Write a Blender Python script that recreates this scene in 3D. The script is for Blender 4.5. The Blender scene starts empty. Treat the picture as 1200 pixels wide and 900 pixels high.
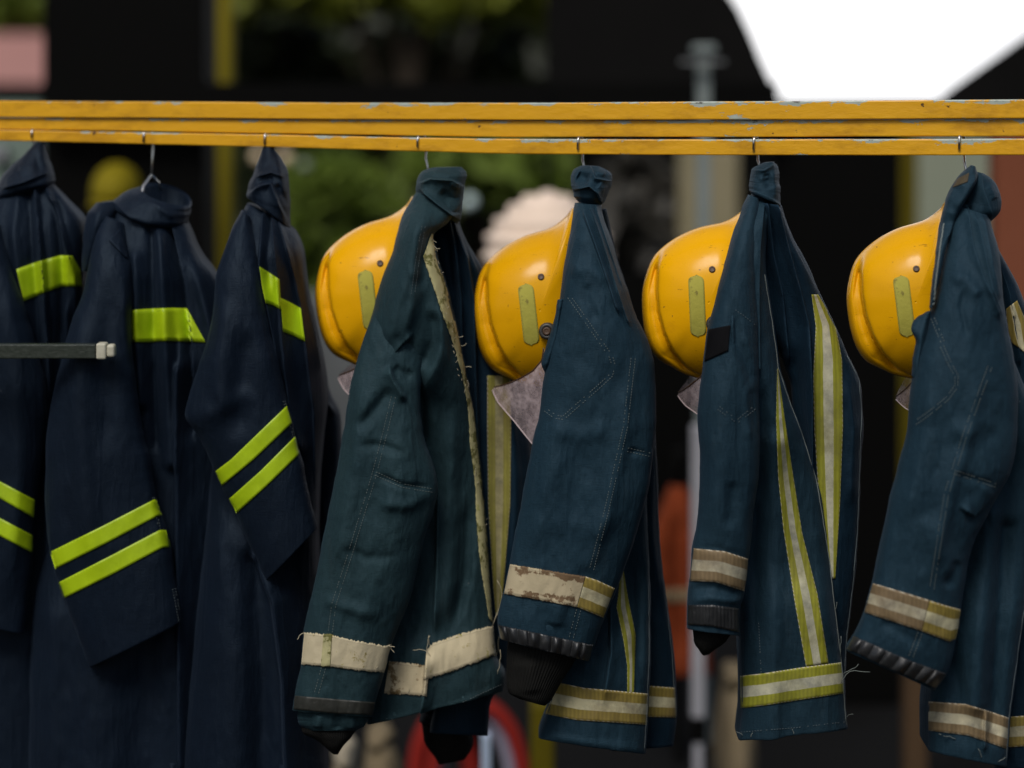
import bpy, bmesh, math, random
import numpy as np
from mathutils import Vector
from mathutils.bvhtree import BVHTree

random.seed(7)
SC = bpy.context.scene
COL = SC.collection
D = 3.0            # camera to rail distance, metres
S = 0.00125        # metres per photo unit at the rail
ZC = 1.95          # height of rail top and lens

def K(Y): return (D + Y) / D * S
def P(px, py, Y):
    k = K(Y)
    return Vector(((px - 600) * k, Y, ZC + (118 - py) * k))
def Yr(px): return .22 - .42 * px / 1200.0
CAM = Vector((0, -D, ZC))

# ------------------------------------------------------------------ objects
def mesh_obj(name, verts, faces, mat, parent=None, smooth=True, uvs=None, recalc=True):
    me = bpy.data.meshes.new(name)
    off = parent_loc(parent)
    v = [tuple(Vector(p) - off) for p in verts]
    me.from_pydata(v, [], faces)
    if recalc:
        bm = bmesh.new(); bm.from_mesh(me); bmesh.ops.recalc_face_normals(bm, faces=bm.faces); bm.to_mesh(me); bm.free()
    if uvs is not None:
        lay = me.uv_layers.new(name='UVMap')
        idx = np.empty(len(me.loops), dtype=np.int32)
        me.loops.foreach_get('vertex_index', idx)
        u = np.asarray(uvs, dtype=np.float32)[idx]
        lay.data.foreach_set('uv', u.ravel())
    if smooth:
        me.polygons.foreach_set('use_smooth', [True] * len(me.polygons))
    if mat: me.materials.append(mat)
    me.update()
    o = bpy.data.objects.new(name, me)
    COL.objects.link(o)
    if parent: o.parent = parent
    else: pass
    return o

def parent_loc(p):
    v = Vector((0, 0, 0))
    while p is not None:
        v += p.location; p = p.parent
    return v

def thing(name, label, cat, loc, group=None):
    o = bpy.data.objects.new(name, None)
    COL.objects.link(o); o.location = loc; o.empty_display_size = .05
    o['label'] = label; o['category'] = cat
    if group: o['group'] = group
    return o
def tag(o, label, cat, group=None):
    o['label'] = label; o['category'] = cat
    if group: o['group'] = group
    return o

# ------------------------------------------------------------------ materials
def new_mat(name):
    m = bpy.data.materials.new(name); m.use_nodes = True
    nt = m.node_tree; b = nt.nodes['Principled BSDF']
    return m, nt, b
def N(nt, t, **kw):
    n = nt.nodes.new(t)
    for k, v in kw.items():
        if k.startswith('_'): setattr(n, k[1:], v)
        else: n.inputs[k.replace('__', ' ')].default_value = v
    return n
def L(nt, a, b): nt.links.new(a, b)
def ramp(nt, fac, stops, interp='LINEAR'):
    r = nt.nodes.new('ShaderNodeValToRGB'); r.color_ramp.interpolation = interp
    cr = r.color_ramp
    while len(cr.elements) < len(stops): cr.elements.new(.5)
    for e, (p, c) in zip(cr.elements, stops):
        e.position = p; e.color = c if len(c) == 4 else (*c, 1)
    L(nt, fac, r.inputs[0]); return r
def mixc(nt, fac, a, b, mode='MIX'):
    m = nt.nodes.new('ShaderNodeMix'); m.data_type = 'RGBA'; m.blend_type = mode
    for sock, val in ((m.inputs[0], fac), (m.inputs[6], a), (m.inputs[7], b)):
        if hasattr(val, 'is_linked'): L(nt, val, sock)
        elif isinstance(val, (int, float)): sock.default_value = val
        else: sock.default_value = (*val, 1)
    return m.outputs[2]
def coords(nt, which='Object', scale=(1, 1, 1), rot=(0, 0, 0)):
    tc = nt.nodes.new('ShaderNodeTexCoord'); mp = nt.nodes.new('ShaderNodeMapping')
    mp.inputs['Scale'].default_value = scale; mp.inputs['Rotation'].default_value = rot
    L(nt, tc.outputs[which], mp.inputs[0]); return mp.outputs[0]
def noise(nt, vec, scale, detail=4, rough=.55):
    n = N(nt, 'ShaderNodeTexNoise', Scale=scale, Detail=detail, Roughness=rough); L(nt, vec, n.inputs['Vector']); return n.outputs['Fac']
def bump(nt, b, height, strength=.3, dist=.001, prev=None):
    bp = N(nt, 'ShaderNodeBump', Strength=strength, Distance=dist); L(nt, height, bp.inputs['Height'])
    if prev: L(nt, prev.outputs[0], bp.inputs['Normal'])
    L(nt, bp.outputs[0], b.inputs['Normal']); return bp

def fabric(name, base, light, stain, speck=True, sheen=.25, fade=.5, rough=.66, spec=.2):
    m, nt, b = new_mat(name)
    v = coords(nt)
    big = noise(nt, v, 7, 5, .6)
    r = ramp(nt, big, [(.3, (0, 0, 0)), (.72, (1, 1, 1))])
    c = mixc(nt, r.outputs[0], base, light)
    vs = coords(nt, scale=(1, 1, .3))
    st = ramp(nt, noise(nt, vs, 16, 6, .7), [(.58, (0, 0, 0)), (.75, (1, 1, 1))])
    sm = N(nt, 'ShaderNodeMath', _operation='MULTIPLY'); L(nt, st.outputs[0], sm.inputs[0]); sm.inputs[1].default_value = .45
    c = mixc(nt, sm.outputs[0], c, stain)
    geo = nt.nodes.new('ShaderNodeNewGeometry')
    pt = ramp(nt, geo.outputs['Pointiness'], [(.5, (0, 0, 0)), (.62, (1, 1, 1))])
    pm = N(nt, 'ShaderNodeMath', _operation='MULTIPLY'); L(nt, pt.outputs[0], pm.inputs[0]); pm.inputs[1].default_value = fade
    c = mixc(nt, pm.outputs[0], c, tuple(min(1, x * 2.0 + .006) for x in light))
    # thread-to-thread variation
    tw = noise(nt, coords(nt, scale=(1, 1, .12)), 900, 2, .5)
    tw2 = noise(nt, coords(nt, scale=(.12, .12, 1)), 900, 2, .5)
    ta = N(nt, 'ShaderNodeMath', _operation='ADD'); L(nt, tw, ta.inputs[0]); L(nt, tw2, ta.inputs[1])
    tr = ramp(nt, ta.outputs[0], [(.7, (.72, .72, .72)), (1.0, (1, 1, 1))])
    tr.color_ramp.elements[1].position = .99
    c = mixc(nt, 1.0, c, tr.outputs[0], 'MULTIPLY')
    if speck:
        vo = N(nt, 'ShaderNodeTexVoronoi', Scale=26, Randomness=1.0); L(nt, v, vo.inputs['Vector'])
        sp = ramp(nt, vo.outputs['Distance'], [(.018, (1, 1, 1)), (.034, (0, 0, 0))])
        gate = ramp(nt, noise(nt, v, 11, 2), [(.56, (0, 0, 0)), (.6, (1, 1, 1))])
        g = N(nt, 'ShaderNodeMath', _operation='MULTIPLY'); L(nt, sp.outputs[0], g.inputs[0]); L(nt, gate.outputs[0], g.inputs[1])
        g2 = N(nt, 'ShaderNodeMath', _operation='MULTIPLY'); L(nt, g.outputs[0], g2.inputs[0]); g2.inputs[1].default_value = .6
        c = mixc(nt, g2.outputs[0], c, (.2, .21, .2))
    L(nt, c, b.inputs['Base Color'])
    b.inputs['Roughness'].default_value = rough
    b.inputs['Specular IOR Level'].default_value = spec
    b.inputs['Specular Tint'].default_value = (.6, .8, 1, 1)
    b.inputs['Sheen Weight'].default_value = sheen; b.inputs['Sheen Roughness'].default_value = .45
    b.inputs['Sheen Tint'].default_value = (.45, .65, 1, 1)
    b1 = bump(nt, b, ta.outputs[0], .55, .0008)
    cr = noise(nt, coords(nt, scale=(1, 1, .55)), 34, 5, .62)
    b2 = bump(nt, b, cr, .2, .004, b1)
    lc = noise(nt, coords(nt, scale=(1, 1, .16), rot=(0, .22, 0)), 30, 3, .5)
    rg = ramp(nt, lc, [(.42, (0,) * 3), (.5, (1,) * 3), (.58, (0,) * 3)])
    b3 = bump(nt, b, rg.outputs[0], .22, .003, b2)
    return m

M = {}
M['navy'] = fabric('navy_cloth', (.0015, .0038, .0094), (.0026, .0064, .0148), (.0038, .007, .013), sheen=.03, fade=.3, rough=.62, spec=.27)
M['teal'] = fabric('worn_green_blue_cloth', (.0105, .0262, .0315), (.0175, .038, .0430), (.029, .041, .041), sheen=.03)
M['blue'] = fabric('worn_blue_cloth', (.0074, .0222, .0345), (.0128, .0325, .0475), (.021, .034, .042), sheen=.03)
M['blue2'] = fabric('dark_worn_blue_cloth', (.0076, .0216, .0335), (.0126, .0315, .0455), (.021, .034, .042), sheen=.03)
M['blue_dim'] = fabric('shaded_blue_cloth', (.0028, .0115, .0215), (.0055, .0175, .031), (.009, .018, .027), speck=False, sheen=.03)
M['dark'] = fabric('dark_lining_cloth', (.003, .0045, .008), (.005, .007, .012), (.007, .009, .013), speck=False, sheen=.05, fade=.2)

def knit():
    m, nt, b = new_mat('black_knit')
    v = coords(nt, 'UV')
    w = N(nt, 'ShaderNodeTexWave', Scale=9, Distortion=.4, Detail=1); w.bands_direction = 'X'; L(nt, v, w.inputs['Vector'])
    n = noise(nt, coords(nt), 60, 4)
    c = mixc(nt, n, (.006, .0065, .0065), (.014, .0135, .012))
    L(nt, c, b.inputs['Base Color']); b.inputs['Roughness'].default_value = .95
    b.inputs['Specular IOR Level'].default_value = .08
    bump(nt, b, w.outputs['Fac'], .4, .003); return m
M['knit'] = knit()
def leather(name, c0, c1, rough):
    m, nt, b = new_mat(name); v = coords(nt)
    n = noise(nt, v, 40, 6, .7)
    c = mixc(nt, n, c0, c1)
    sc = ramp(nt, noise(nt, v, 120, 3, .7), [(.64, (0, 0, 0)), (.74, (1, 1, 1))])
    c = mixc(nt, sc.outputs[0], c, (.06, .06, .057))
    L(nt, c, b.inputs['Base Color'])
    rr = ramp(nt, n, [(.3, (rough - .1,) * 3), (.7, (rough + .25,) * 3)]); L(nt, rr.outputs[0], b.inputs['Roughness'])
    bump(nt, b, noise(nt, v, 220, 4, .6), .35, .001); return m
M['leather'] = leather('scuffed_black_leather', (.010, .011, .012), (.026, .027, .028), .34)
M['leather_green'] = leather('scuffed_dark_green_leather', (.009, .011, .009), (.024, .024, .018), .55)

def neon():
    m, nt, b = new_mat('neon_yellow_tape'); v = coords(nt)
    n = noise(nt, v, 30, 5, .6)
    c = mixc(nt, n, (.37, .53, .002), (.47, .64, .005))
    uv = nt.nodes.new('ShaderNodeTexCoord'); sx = nt.nodes.new('ShaderNodeSeparateXYZ'); L(nt, uv.outputs['UV'], sx.inputs[0])
    ed = ramp(nt, sx.outputs['Y'], [(0, (.55,) * 3), (.05, (1,) * 3), (.95, (1,) * 3), (1, (.55,) * 3)])
    c = mixc(nt, 1.0, c, ed.outputs[0], 'MULTIPLY')
    dirt = ramp(nt, noise(nt, v, 9, 7, .72), [(.45, (1,) * 3), (.78, (.6, .62, .5))])
    c = mixc(nt, 1.0, c, dirt.outputs[0], 'MULTIPLY')
    ln = ramp(nt, sx.outputs['Y'], [(0, (0,) * 3), (.06, (0,) * 3), (.085, (1,) * 3), (.11, (0,) * 3), (.89, (0,) * 3), (.915, (1,) * 3), (.94, (0,) * 3)])
    dash = N(nt, 'ShaderNodeTexWave', Scale=110); dash.bands_direction = 'DIAGONAL'; L(nt, v, dash.inputs['Vector'])
    lm = N(nt, 'ShaderNodeMath', _operation='MULTIPLY'); L(nt, ln.outputs[0], lm.inputs[0]); L(nt, dash.outputs['Fac'], lm.inputs[1])
    c = mixc(nt, lm.outputs[0], c, (.13, .20, .004))
    L(nt, c, b.inputs['Base Color']); b.inputs['Roughness'].default_value = .5
    w = noise(nt, v, 700, 2); bump(nt, b, w, .2, .0005); return m
M['neon'] = neon()

def striped(name, edge, edge2, mid, dirt, worn=0.0):
    """reflective tape: coloured edges, silver middle, sewn borders"""
    m, nt, b = new_mat(name); v = coords(nt)
    tc = nt.nodes.new('ShaderNodeTexCoord'); sx = nt.nodes.new('ShaderNodeSeparateXYZ'); L(nt, tc.outputs['UV'], sx.inputs[0])
    wob = noise(nt, v, 70, 3); wm = N(nt, 'ShaderNodeMath', _operation='MULTIPLY_ADD'); L(nt, wob, wm.inputs[0]); wm.inputs[1].default_value = .035
    L(nt, sx.outputs['Y'], wm.inputs[2])
    isMid = ramp(nt, wm.outputs[0], [(0, (0,) * 3), (.335, (0,) * 3), (.35, (1,) * 3), (.675, (1,) * 3), (.69, (0,) * 3)])
    nz = noise(nt, v, 45, 6, .7)
    ce = mixc(nt, nz, edge, edge2)
    rib = N(nt, 'ShaderNodeTexWave', Scale=55, Distortion=1.5, Detail=1); L(nt, v, rib.inputs['Vector'])
    rr = ramp(nt, rib.outputs['Fac'], [(0, (.78,) * 3), (1, (1,) * 3)])
    ce = mixc(nt, 1.0, ce, rr.outputs[0], 'MULTIPLY')
    st = ramp(nt, noise(nt, v, 24, 7, .75), [(.42, (1,) * 3), (.66, (0,) * 3)])
    cm = mixc(nt, st.outputs[0], tuple(x * .5 for x in mid), tuple(x * y for x, y in zip(mid, (1, .97, .86))))
    c = mixc(nt, isMid.outputs[0], ce, cm)
    dz = ramp(nt, noise(nt, v, 13, 7, .7), [(.46, (0,) * 3), (.72, (1,) * 3)])
    dm = N(nt, 'ShaderNodeMath', _operation='MULTIPLY'); L(nt, dz.outputs[0], dm.inputs[0]); dm.inputs[1].default_value = .72
    c = mixc(nt, dm.outputs[0], c, dirt)
    # pale sewing thread near both borders
    ln = ramp(nt, sx.outputs['Y'], [(0, (0,) * 3), (.015, (1,) * 3), (.04, (0,) * 3), (.96, (0,) * 3), (.985, (1,) * 3)])
    dash = N(nt, 'ShaderNodeTexWave', Scale=90); dash.bands_direction = 'DIAGONAL'; L(nt, v, dash.inputs['Vector'])
    lm = N(nt, 'ShaderNodeMath', _operation='MULTIPLY'); L(nt, ln.outputs[0], lm.inputs[0]); L(nt, dash.outputs['Fac'], lm.inputs[1])
    c = mixc(nt, lm.outputs[0], c, (.5, .45, .34))
    L(nt, c, b.inputs['Base Color']); b.inputs['Roughness'].default_value = .7
    bump(nt, b, nz, .3, .002); return m
M['tape_lime'] = striped('lime_silver_tape', (.22, .23, .012), (.32, .31, .02), (.50, .50, .40), (.11, .10, .02))
M['tape_gold'] = striped('gold_silver_tape', (.22, .17, .025), (.30, .22, .045), (.55, .52, .36), (.15, .10, .04))
M['tape_brown'] = striped('browned_silver_tape', (.17, .115, .055), (.23, .165, .08), (.50, .47, .36), (.12, .08, .04))
M['tape_dim'] = striped('dim_lime_tape', (.19, .18, .025), (.27, .24, .04), (.36, .33, .18), (.12, .10, .03))

def cream(name, base, base2, stain, amount, lime=None, borders=0):
    m, nt, b = new_mat(name); v = coords(nt)
    c = mixc(nt, noise(nt, v, 20, 5, .6), base, base2)
    sn = noise(nt, v, 30, 7, .75)
    if borders:
        t2 = nt.nodes.new('ShaderNodeTexCoord'); s2_ = nt.nodes.new('ShaderNodeSeparateXYZ'); L(nt, t2.outputs['UV'], s2_.inputs[0])
        bw = ramp(nt, s2_.outputs['Y'], [(0, (borders,) * 3), (.2, (borders,) * 3), (.34, (0,) * 3), (.72, (0,) * 3), (.84, (borders,) * 3)])
        mid_ = ramp(nt, s2_.outputs['X'], [(0, (.35,) * 3), (.35, (1,) * 3), (1, (1,) * 3)])
        mm = N(nt, 'ShaderNodeMath', _operation='MULTIPLY_ADD'); L(nt, bw.outputs[0], mm.inputs[0]); L(nt, mid_.outputs[0], mm.inputs[1]); L(nt, sn, mm.inputs[2]); sn = mm.outputs[0]
    s = ramp(nt, sn, [(amount, (0,) * 3), (amount + .04, (1,) * 3)])
    c = mixc(nt, s.outputs[0], c, stain)
    if lime:
        s2 = ramp(nt, noise(nt, coords(nt, scale=(1, 1, 1.01)), 55, 5, .8), [(.62, (0,) * 3), (.66, (1,) * 3)])
        c = mixc(nt, s2.outputs[0], c, lime)
    tc = nt.nodes.new('ShaderNodeTexCoord'); sx = nt.nodes.new('ShaderNodeSeparateXYZ'); L(nt, tc.outputs['UV'], sx.inputs[0])
    ed = ramp(nt, sx.outputs['Y'], [(0, (.55,) * 3), (.03, (1,) * 3), (.07, (.75,) * 3), (.1, (1,) * 3), (.9, (1,) * 3), (.93, (.75,) * 3), (.97, (1,) * 3), (1, (.55,) * 3)])
    c = mixc(nt, 1.0, c, ed.outputs[0], 'MULTIPLY')
    L(nt, c, b.inputs['Base Color']); b.inputs['Roughness'].default_value = .85
    h = noise(nt, v, 60, 6, .7); bump(nt, b, h, .5, .002); return m
M['cream'] = cream('worn_cream_tape', (.47, .40, .25), (.56, .49, .33), (.25, .20, .05), .60, (.30, .27, .05))
M['cream_stained'] = cream('stained_cream_tape', (.40, .33, .20), (.52, .45, .30), (.15, .10, .04), .53)
M['cream_brown'] = cream('threadbare_beige_tape', (.40, .33, .20), (.47, .40, .26), (.14, .085, .04), .62, borders=.17)
M['frayed'] = cream('frayed_olive_tape', (.33, .31, .13), (.50, .46, .25), (.13, .125, .03), .53, (.24, .25, .04))

def plain(name, c0, c1, rough=.6, scale=12, metal=0, bumps=.15, spec=.5):
    m, nt, b = new_mat(name); v = coords(nt)
    n = noise(nt, v, scale, 5, .6); L(nt, mixc(nt, n, c0, c1), b.inputs['Base Color'])
    b.inputs['Roughness'].default_value = rough; b.inputs['Metallic'].default_value = metal
    b.inputs['Specular IOR Level'].default_value = spec
    bump(nt, b, n, bumps, .003); return m
M['thread'] = plain('pale_thread', (.105, .13, .13), (.18, .20, .18), .9)
M['thread_cream'] = plain('cream_thread', (.36, .32, .22), (.5, .45, .32), .9)
M['thread_dim'] = plain('dim_thread', (.07, .095, .105), (.12, .145, .15), .9)
M['wire'] = plain('galvanised_wire', (.5, .5, .48), (.72, .72, .7), .28, 60, 1.0)
M['badge'] = plain('worn_brown_badge', (.012, .012, .012), (.085, .06, .02), .8, 160)
M['black'] = plain('black_patch', (.0025, .0025, .003), (.005, .005, .006), .85, 50, spec=.1)
M['rubber'] = plain('dark_knob', (.02, .02, .02), (.05, .045, .04), .4, 90)

def rail_paint():
    m, nt, b = new_mat('chipped_yellow_paint')
    v = coords(nt)
    tc = nt.nodes.new('ShaderNodeTexCoord'); sx = nt.nodes.new('ShaderNodeSeparateXYZ'); L(nt, tc.outputs['UV'], sx.inputs[0])
    streak = noise(nt, coords(nt, scale=(.12, 1, 1)), 60, 5, .6)
    c = mixc(nt, streak, (.64, .31, .004), (.80, .415, .008))
    grime = ramp(nt, noise(nt, coords(nt, scale=(.3, 1, 1)), 22, 6, .7), [(.5, (1,) * 3), (.75, (.55, .5, .45))])
    c = mixc(nt, 1.0, c, grime.outputs[0], 'MULTIPLY')
    # chips: much likelier along the upper arris of each bar (UV y = height on the face)
    cv = coords(nt, scale=(.22, 1, 1))
    chip = noise(nt, cv, 42, 7, .72)
    edge = ramp(nt, sx.outputs['Y'], [(0, (.03,) * 3), (.08, (0,) * 3), (.62, (0,) * 3), (.90, (.14,) * 3), (1, (.16,) * 3)])
    big = ramp(nt, noise(nt, coords(nt, scale=(.5, 0, 0)), 9, 3), [(.4, (0,) * 3), (.7, (.07,) * 3)])
    a1 = N(nt, 'ShaderNodeMath', _operation='ADD'); L(nt, chip, a1.inputs[0]); L(nt, edge.outputs[0], a1.inputs[1])
    a2 = N(nt, 'ShaderNodeMath', _operation='ADD'); L(nt, a1.outputs[0], a2.inputs[0]); L(nt, big.outputs[0], a2.inputs[1])
    sX = nt.nodes.new('ShaderNodeSeparateXYZ'); L(nt, v, sX.inputs[0])
    mrx = N(nt, 'ShaderNodeMapRange'); L(nt, sX.outputs['X'], mrx.inputs[0]); mrx.inputs[1].default_value = -.75; mrx.inputs[2].default_value = .15; mrx.inputs[3].default_value = -.055; mrx.inputs[4].default_value = .014
    a3 = N(nt, 'ShaderNodeMath', _operation='ADD'); L(nt, a2.outputs[0], a3.inputs[0]); L(nt, mrx.outputs[0], a3.inputs[1]); a2 = a3
    mk = ramp(nt, a2.outputs[0], [(.672, (0,) * 3), (.68, (1,) * 3)])
    under = mixc(nt, noise(nt, v, 90, 4), (.30, .36, .30), (.46, .50, .43))
    c = mixc(nt, mk.outputs[0], c, under)
    rust = ramp(nt, a2.outputs[0], [(.79, (0,) * 3), (.81, (1,) * 3)])
    c = mixc(nt, rust.outputs[0], c, (.035, .025, .015))
    dots = ramp(nt, noise(nt, v, 75, 3, .5), [(.72, (0,) * 3), (.745, (1,) * 3)])
    c = mixc(nt, dots.outputs[0], c, (.09, .04, .01))
    L(nt, c, b.inputs['Base Color']); b.inputs['Roughness'].default_value = .38
    hh = N(nt, 'ShaderNodeMath', _operation='SUBTRACT'); L(nt, streak, hh.inputs[0]); L(nt, mk.outputs[0], hh.inputs[1])
    b1 = bump(nt, b, hh.outputs[0], .5, .0012)
    bump(nt, b, noise(nt, coords(nt, scale=(.35, 1, 1)), 160, 4, .6), .35, .0012, b1)
    return m
M['rail'] = rail_paint()

def helmet_paint():
    m, nt, b = new_mat('glossy_helmet_yellow')
    oi = nt.nodes.new('ShaderNodeObjectInfo')
    def coords(nt, which='Object', scale=(1, 1, 1), rot=(0, 0, 0)):
        mp = nt.nodes.new('ShaderNodeMapping'); mp.inputs['Scale'].default_value = scale; mp.inputs['Rotation'].default_value = rot
        tc = nt.nodes.new('ShaderNodeTexCoord'); L(nt, tc.outputs['Object'], mp.inputs[0])
        mu = N(nt, 'ShaderNodeMath', _operation='MULTIPLY'); L(nt, oi.outputs['Random'], mu.inputs[0]); mu.inputs[1].default_value = 37
        va = nt.nodes.new('ShaderNodeVectorMath'); L(nt, mp.outputs[0], va.inputs[0]); L(nt, mu.outputs[0], va.inputs[1]); return va.outputs[0]
    v = coords(nt)
    c = mixc(nt, noise(nt, v, 9, 5, .6), (.74, .355, .002), (.82, .415, .003))
    sm = ramp(nt, noise(nt, coords(nt, scale=(1, 1, 2.2)), 20, 7, .75), [(.6, (0,) * 3), (.8, (.55,) * 3)])
    c = mixc(nt, sm.outputs[0], c, (.42, .17, .006))
    sc = ramp(nt, noise(nt, coords(nt, scale=(1, 1, 5), rot=(0, .5, 0)), 48, 4, .6), [(.68, (0,) * 3), (.71, (.65,) * 3)])
    c = mixc(nt, sc.outputs[0], c, (.14, .06, .012))
    hv = N(nt, 'ShaderNodeHueSaturation'); L(nt, c, hv.inputs['Color']); mv = N(nt, 'ShaderNodeMapRange'); L(nt, oi.outputs['Random'], mv.inputs[0]); mv.inputs[3].default_value = .9; mv.inputs[4].default_value = 1.06; L(nt, mv.outputs[0], hv.inputs['Value']); c = hv.outputs[0]
    dt = ramp(nt, noise(nt, v, 130, 2, .5), [(.73, (0,) * 3), (.76, (.8,) * 3)])
    c = mixc(nt, dt.outputs[0], c, (.12, .06, .02))
    L(nt, c, b.inputs['Base Color'])
    rr = ramp(nt, noise(nt, v, 25, 6, .7), [(.3, (.17,) * 3), (.8, (.38,) * 3)]); L(nt, rr.outputs[0], b.inputs['Roughness'])
    b.inputs['Specular IOR Level'].default_value = .2
    bump(nt, b, noise(nt, v, 60, 4, .6), .05, .002); return m
M['helmet'] = helmet_paint()
M['helmet_strip'] = cream('yellowed_reflective_strip', (.36, .33, .04), (.44, .40, .07), (.20, .17, .03), .55)

def visor_mat():
    m, nt, b = new_mat('scratched_visor'); v = coords(nt)
    out = nt.nodes['Material Output']
    tr = N(nt, 'ShaderNodeBsdfTransparent'); tr.inputs[0].default_value = (.93, .84, .85, 1)
    nn = noise(nt, v, 45, 7, .75)
    L(nt, mixc(nt, nn, (.66, .50, .52), (.90, .76, .77)), b.inputs['Base Color']); b.inputs['Roughness'].default_value = .25
    f = ramp(nt, nn, [(.35, (.16,) * 3), (.5, (.34,) * 3), (.68, (.66,) * 3)])
    mx = nt.nodes.new('ShaderNodeMixShader'); L(nt, f.outputs[0], mx.inputs[0]); L(nt, tr.outputs[0], mx.inputs[1]); L(nt, b.outputs[0], mx.inputs[2])
    L(nt, mx.outputs[0], out.inputs['Surface']); bump(nt, b, nn, .25, .002); return m
M['visor'] = visor_mat()
M['visor_rim'] = plain('visor_rim', (.42, .34, .35), (.6, .5, .5), .35, 60)

# ------------------------------------------------------------------ geometry tools
_rng = np.random.RandomState(11)
_TAB = _rng.rand(256, 256)
def vnoise(x, y):
    xi = np.floor(x).astype(int); yi = np.floor(y).astype(int)
    fx = x - xi; fy = y - yi
    fx = fx * fx * (3 - 2 * fx); fy = fy * fy * (3 - 2 * fy)
    a = _TAB[xi % 256, yi % 256]; b = _TAB[(xi + 1) % 256, yi % 256]
    c = _TAB[xi % 256, (yi + 1) % 256]; d = _TAB[(xi + 1) % 256, (yi + 1) % 256]
    return (a * (1 - fx) + b * fx) * (1 - fy) + (c * (1 - fx) + d * fx) * fy - .5
def fbm(x, y, o=4):
    s = 0; a = 1
    for k in range(o):
        s = s + a * vnoise(x * 2 ** k + 17.3 * k, y * 2 ** k + 5.1 * k); a *= .5
    return s

def interp_rows(rows, n):
    """smooth (non-overshooting) interpolation of a table of rows"""
    R = np.array(rows, float)
    t = np.zeros(len(R))
    cy = (R[:, 1] + R[:, 3]) / 2; cx = (R[:, 0] + R[:, 2]) / 2
    t[1:] = np.cumsum(np.maximum(np.hypot(np.diff(cx), np.diff(cy)), 1.0))
    d = np.diff(R, axis=0) / np.diff(t)[:, None]
    m = np.zeros_like(R); m[0] = d[0]; m[-1] = d[-1]
    for i in range(1, len(R) - 1):
        h0 = t[i] - t[i - 1]; h1 = t[i + 1] - t[i]
        m[i] = (d[i - 1] * h1 + d[i] * h0) / (h0 + h1)
        big = np.minimum(np.abs(d[i - 1]), np.abs(d[i])) * 2.6
        m[i] = np.clip(m[i], -np.maximum(big, .25 * np.abs(m[i])), np.maximum(big, .25 * np.abs(m[i])))
    q = np.linspace(0, t[-1], n)
    k = np.clip(np.searchsorted(t, q, side='right') - 1, 0, len(t) - 2)
    h = (t[k + 1] - t[k]); u = (q - t[k]) / h
    u = u[:, None]; h = h[:, None]
    return ((2 * u**3 - 3 * u**2 + 1) * R[k] + (u**3 - 2 * u**2 + u) * h * m[k]
            + (-2 * u**3 + 3 * u**2) * R[k + 1] + (u**3 - u**2) * h * m[k + 1])

def poly_dist(x, y, pts):
    """signed distance to a polyline, and the parameter along it"""
    best = np.full(x.shape, 1e9); sd = np.zeros(x.shape); par = np.zeros(x.shape)
    pts = np.array(pts, float); seg = np.hypot(*np.diff(pts, axis=0).T); tot = seg.sum(); acc = 0
    for i in range(len(pts) - 1):
        a = pts[i]; b = pts[i + 1]; ab = b - a; l2 = (ab**2).sum()
        u = ((x - a[0]) * ab[0] + (y - a[1]) * ab[1]) / l2
        uc = np.clip(u, 0, 1)
        dx = x - (a[0] + uc * ab[0]); dy = y - (a[1] + uc * ab[1]); d = np.hypot(dx, dy)
        side = np.sign(ab[0] * (y - a[1]) - ab[1] * (x - a[0]))
        w = d < best
        best = np.where(w, d, best); sd = np.where(w, side * d, sd)
        par = np.where(w, (acc + uc * seg[i]) / tot, par); acc += seg[i]
    return sd, par

def folds_height(x, y, folds):
    """sum of sculpted folds. (points, amplitude mm, width, kind[, taper])
    'r' rounded ridge/valley; 's' a lapped fold that drops sharply on one side"""
    h = np.zeros(x.shape)
    for f in folds:
        pts, amp, w = f[0], f[1] * .001, f[2]
        kind = f[3] if len(f) > 3 else 'r'
        d, t = poly_dist(x, y, pts)
        amp = amp * (FOLD if (kind != 'r' or w >= 7) else 1.05)
        tap = np.clip(np.minimum(t, 1 - t) / .22, 0, 1); tap = tap * tap * (3 - 2 * tap)
        if len(f) > 4 and f[4] == 'a': tap = np.clip((1 - t) / .3, 0, 1)
        if len(f) > 4 and f[4] == 'b': tap = np.clip(t / .3, 0, 1)
        if len(f) > 4 and f[4] == 'n': tap = 1.0
        if kind == 'r': h += amp * np.exp(-(d / w) ** 2) * tap
        else:
            if kind == 'S': d = -d
            h += amp * np.where(d > 0, np.exp(-(d / w) ** 1.3), np.exp(-(d / (w * .16)) ** 2)) * tap
    return h

FOLD = 1.7
class Piece: pass

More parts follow.
